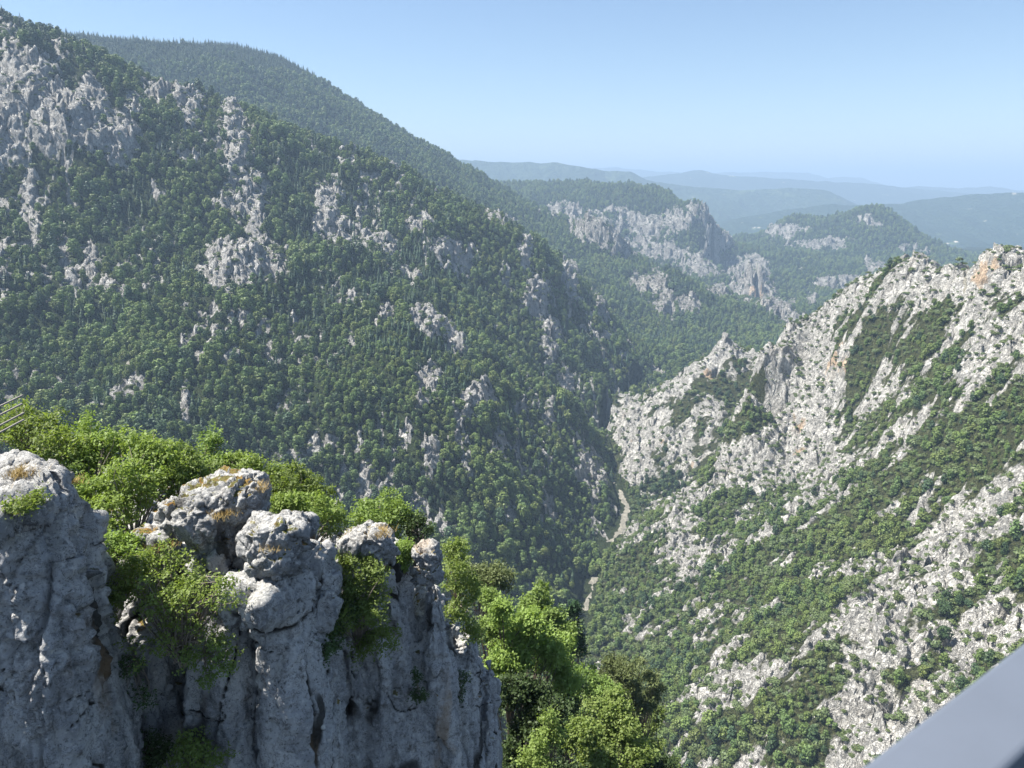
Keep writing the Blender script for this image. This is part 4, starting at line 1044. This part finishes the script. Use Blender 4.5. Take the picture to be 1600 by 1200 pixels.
near_tree("broadleaf_tree", "bright green tree growing right beside the end of the cliff", [(810, 975, 34, 80, 80), (850, 1000, 34.5, 90, 80), (800, 1030, 33, 80, 90), (870, 1040, 35, 80, 80), (785, 960, 33, 40, 50)], 1500, 15, .17, .5, L_lime, 201)
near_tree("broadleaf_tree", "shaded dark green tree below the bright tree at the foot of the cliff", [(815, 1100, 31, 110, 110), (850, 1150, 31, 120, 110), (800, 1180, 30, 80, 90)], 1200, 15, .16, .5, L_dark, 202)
near_tree("broadleaf_tree", "lime green sapling at the bottom between cliff and bright lower tree", [(850, 1150, 28.6, 56, 40), (838, 1185, 28.4, 60, 40), (860, 1120, 29, 30, 40)], 300, 14, .13, .4, L_lime, 203, .08)
near_tree("broadleaf_tree", "large light green tree at the bottom centre of the picture", [(940, 1130, 40, 110, 80), (920, 1170, 39, 120, 80), (965, 1175, 39, 100, 70), (950, 1100, 40.5, 60, 50)], 1500, 15, .19, .55, L_lime, 204)
near_tree("pine_tree", "broad olive pine with an open flat crown above the light green tree", [(965, 1050, 52, 90, 36), (940, 1075, 51, 100, 40), (985, 1085, 52, 70, 44), (970, 1115, 51, 90, 34)], 1000, 16, .26, .6, L_need, 205, pine=True)
near_tree("pine_tree", "upright dark pine rising above the treetops against the gorge", [(892, 950, 68, 30, 26), (894, 970, 68, 46, 26), (888, 992, 68, 54, 24), (896, 1012, 68, 50, 22)], 420, 16, .30, .7, L_conif, 206, pine=True, trunk_r=.2)
near_tree("pine_tree", "flat yellowish pine crown just above the right end of the cliff", [(762, 892, 46, 70, 22), (785, 905, 46, 60, 24), (750, 915, 45, 60, 30)], 460, 16, .22, .55, L_need, 207, pine=True)
near_tree("broadleaf_tree", "mid green tree between the bright tree and the dark pine", [(855, 960, 50, 60, 60), (835, 940, 50, 50, 50), (870, 990, 49, 60, 70)], 700, 15, .22, .6, L_mid, 208)
near_tree("broadleaf_tree", "olive tree with bare grey twigs below the dark pine", [(890, 1060, 44, 60, 70), (900, 1100, 43, 70, 80), (880, 1140, 42, 50, 80)], 700, 14, .17, .5, L_dark, 209)
near_tree("broadleaf_tree", "soft green tree at the right edge of the near treetops", [(1010, 1140, 62, 70, 80), (1030, 1190, 60, 70, 60), (990, 1180, 58, 80, 80)], 1000, 15, .26, .7, L_mid, 210)
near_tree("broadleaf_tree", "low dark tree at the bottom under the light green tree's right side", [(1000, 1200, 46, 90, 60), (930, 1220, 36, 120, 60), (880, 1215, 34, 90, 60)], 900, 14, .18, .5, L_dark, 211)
near_tree("broadleaf_tree", "small light tree top between the cliff end and the flat pine", [(770, 940, 38, 50, 50), (780, 985, 37, 40, 60), (760, 985, 37, 30, 50)], 420, 14, .15, .45, L_mid, 212)

near_tree("pine_tree", "slender pine with sparse branches left of the soft green tree", [(1010, 1060, 58, 40, 24), (1000, 1035, 58, 26, 20), (1018, 1085, 58, 50, 24), (1005, 1110, 58, 50, 22)], 340, 15, .27, .65, L_need, 214, pine=True)
near_tree("broadleaf_tree", "bright sunlit tree top between the dark pine and the broad olive pine", [(925, 1060, 47, 60, 40), (905, 1085, 46, 50, 40), (945, 1080, 46, 50, 40)], 520, 14, .18, .5, L_mid, 215)
# ------------------------------------------------------------------ railings of the viewing platform
def bar(p0, p1, w, h, mat, name, parent, bev=.004):
    import bmesh
    p0 = Vector(p0); p1 = Vector(p1); d = p1-p0; L_ = d.length; d.normalize()
    s_ = d.cross(Vector((0, 0, 1))); s_ = s_.normalized() if s_.length > 1e-4 else Vector((1, 0, 0)); n_ = s_.cross(d)
    bm = bmesh.new(); bmesh.ops.create_cube(bm, size=1)
    for v in bm.verts: v.co = Vector((v.co.x*w, v.co.y*L_, v.co.z*h))
    bmesh.ops.bevel(bm, geom=bm.edges[:], offset=bev, segments=3, affect='EDGES', profile=.5)
    me = bpy.data.meshes.new(name); bm.to_mesh(me); bm.free(); me.materials.append(mat)
    M = Matrix((s_, d, n_)).transposed().to_4x4(); M.translation = (p0+p1)/2
    me.transform(M)
    return link(name, me, parent)
M_rail = simple("brushed_steel_rail", (.13, .15, .185), .5, .5, 6.0, .15, .35)
M_rail2 = simple("weathered_grey_rail", (.22, .20, .18), .6, .3, 12.0, .2, .2)
r1 = bpy.data.objects.new("railing", None); COL.objects.link(r1); r1.location = (.33, .51, -1.6)
tag(r1, "smooth blue-grey steel handrail cutting across the lower right corner, out of focus", "railing")
dr = Vector((.813, .582, 0)); nr_ = Vector((.582, -.813, 0)); a0 = Vector((.274, .514, -.45))+nr_*.035-Vector((.33, .51, -1.6))
hr = bar(a0-dr*.55-Vector((0, 0, .02)), a0+dr*2.2-Vector((0, 0, .02)), .069, .04, M_rail, "handrail", r1, .006)
for k in (-.52, 2.15):
    bar(a0+dr*k+Vector((0, 0, -.042)), a0+dr*k+Vector((0, .0001, -1.15)), .04, .04, M_rail, "post", r1)
r2 = bpy.data.objects.new("railing", None); COL.objects.link(r2); r2.location = (-7.95, 8.6, -4.4)
tag(r2, "four thin grey rail bars poking in at the left edge above the shrubs", "railing")
o2 = r2.location
for (v_end, u_end) in [(617.5, 35.5), (631, 34.5), (645, 37.5), (655.5, 37.5)]:
    e_ = P(u_end, v_end, 12.0); s0 = Vector((e_.x+.15, 8.6, e_.z-.02))
    bar(s0-o2, e_-o2, .024, .024, M_rail2, "bar", r2, .004)
bar(Vector((-7.75, 8.55, -5.0))-o2, Vector((-7.75, 8.551, -3.1))-o2, .05, .05, M_rail2, "post", r2)

HAZE = 0.000118
# ------------------------------------------------------------------ the air
hb = np.array([(x, y, z) for z in (-760, 520) for y in (-3000, 44000) for x in (-43000, 43000)], float)
hf = [(0, 2, 3, 1), (4, 5, 7, 6), (0, 1, 5, 4), (2, 6, 7, 3), (0, 4, 6, 2), (1, 3, 7, 5)]
t = NT("blue_air")
pv = t.n("ShaderNodeVolumePrincipled", Color=(.43, .595, .81, 1), Density=HAZE, Anisotropy=0.0)
t.link(pv.outputs[0], t.out.inputs['Volume'])
tag(link("haze", np_mesh("haze", hb, hf, [t.m], smooth=False)), "thin blue summer haze filling the air over the gorge", "haze", kind='stuff')
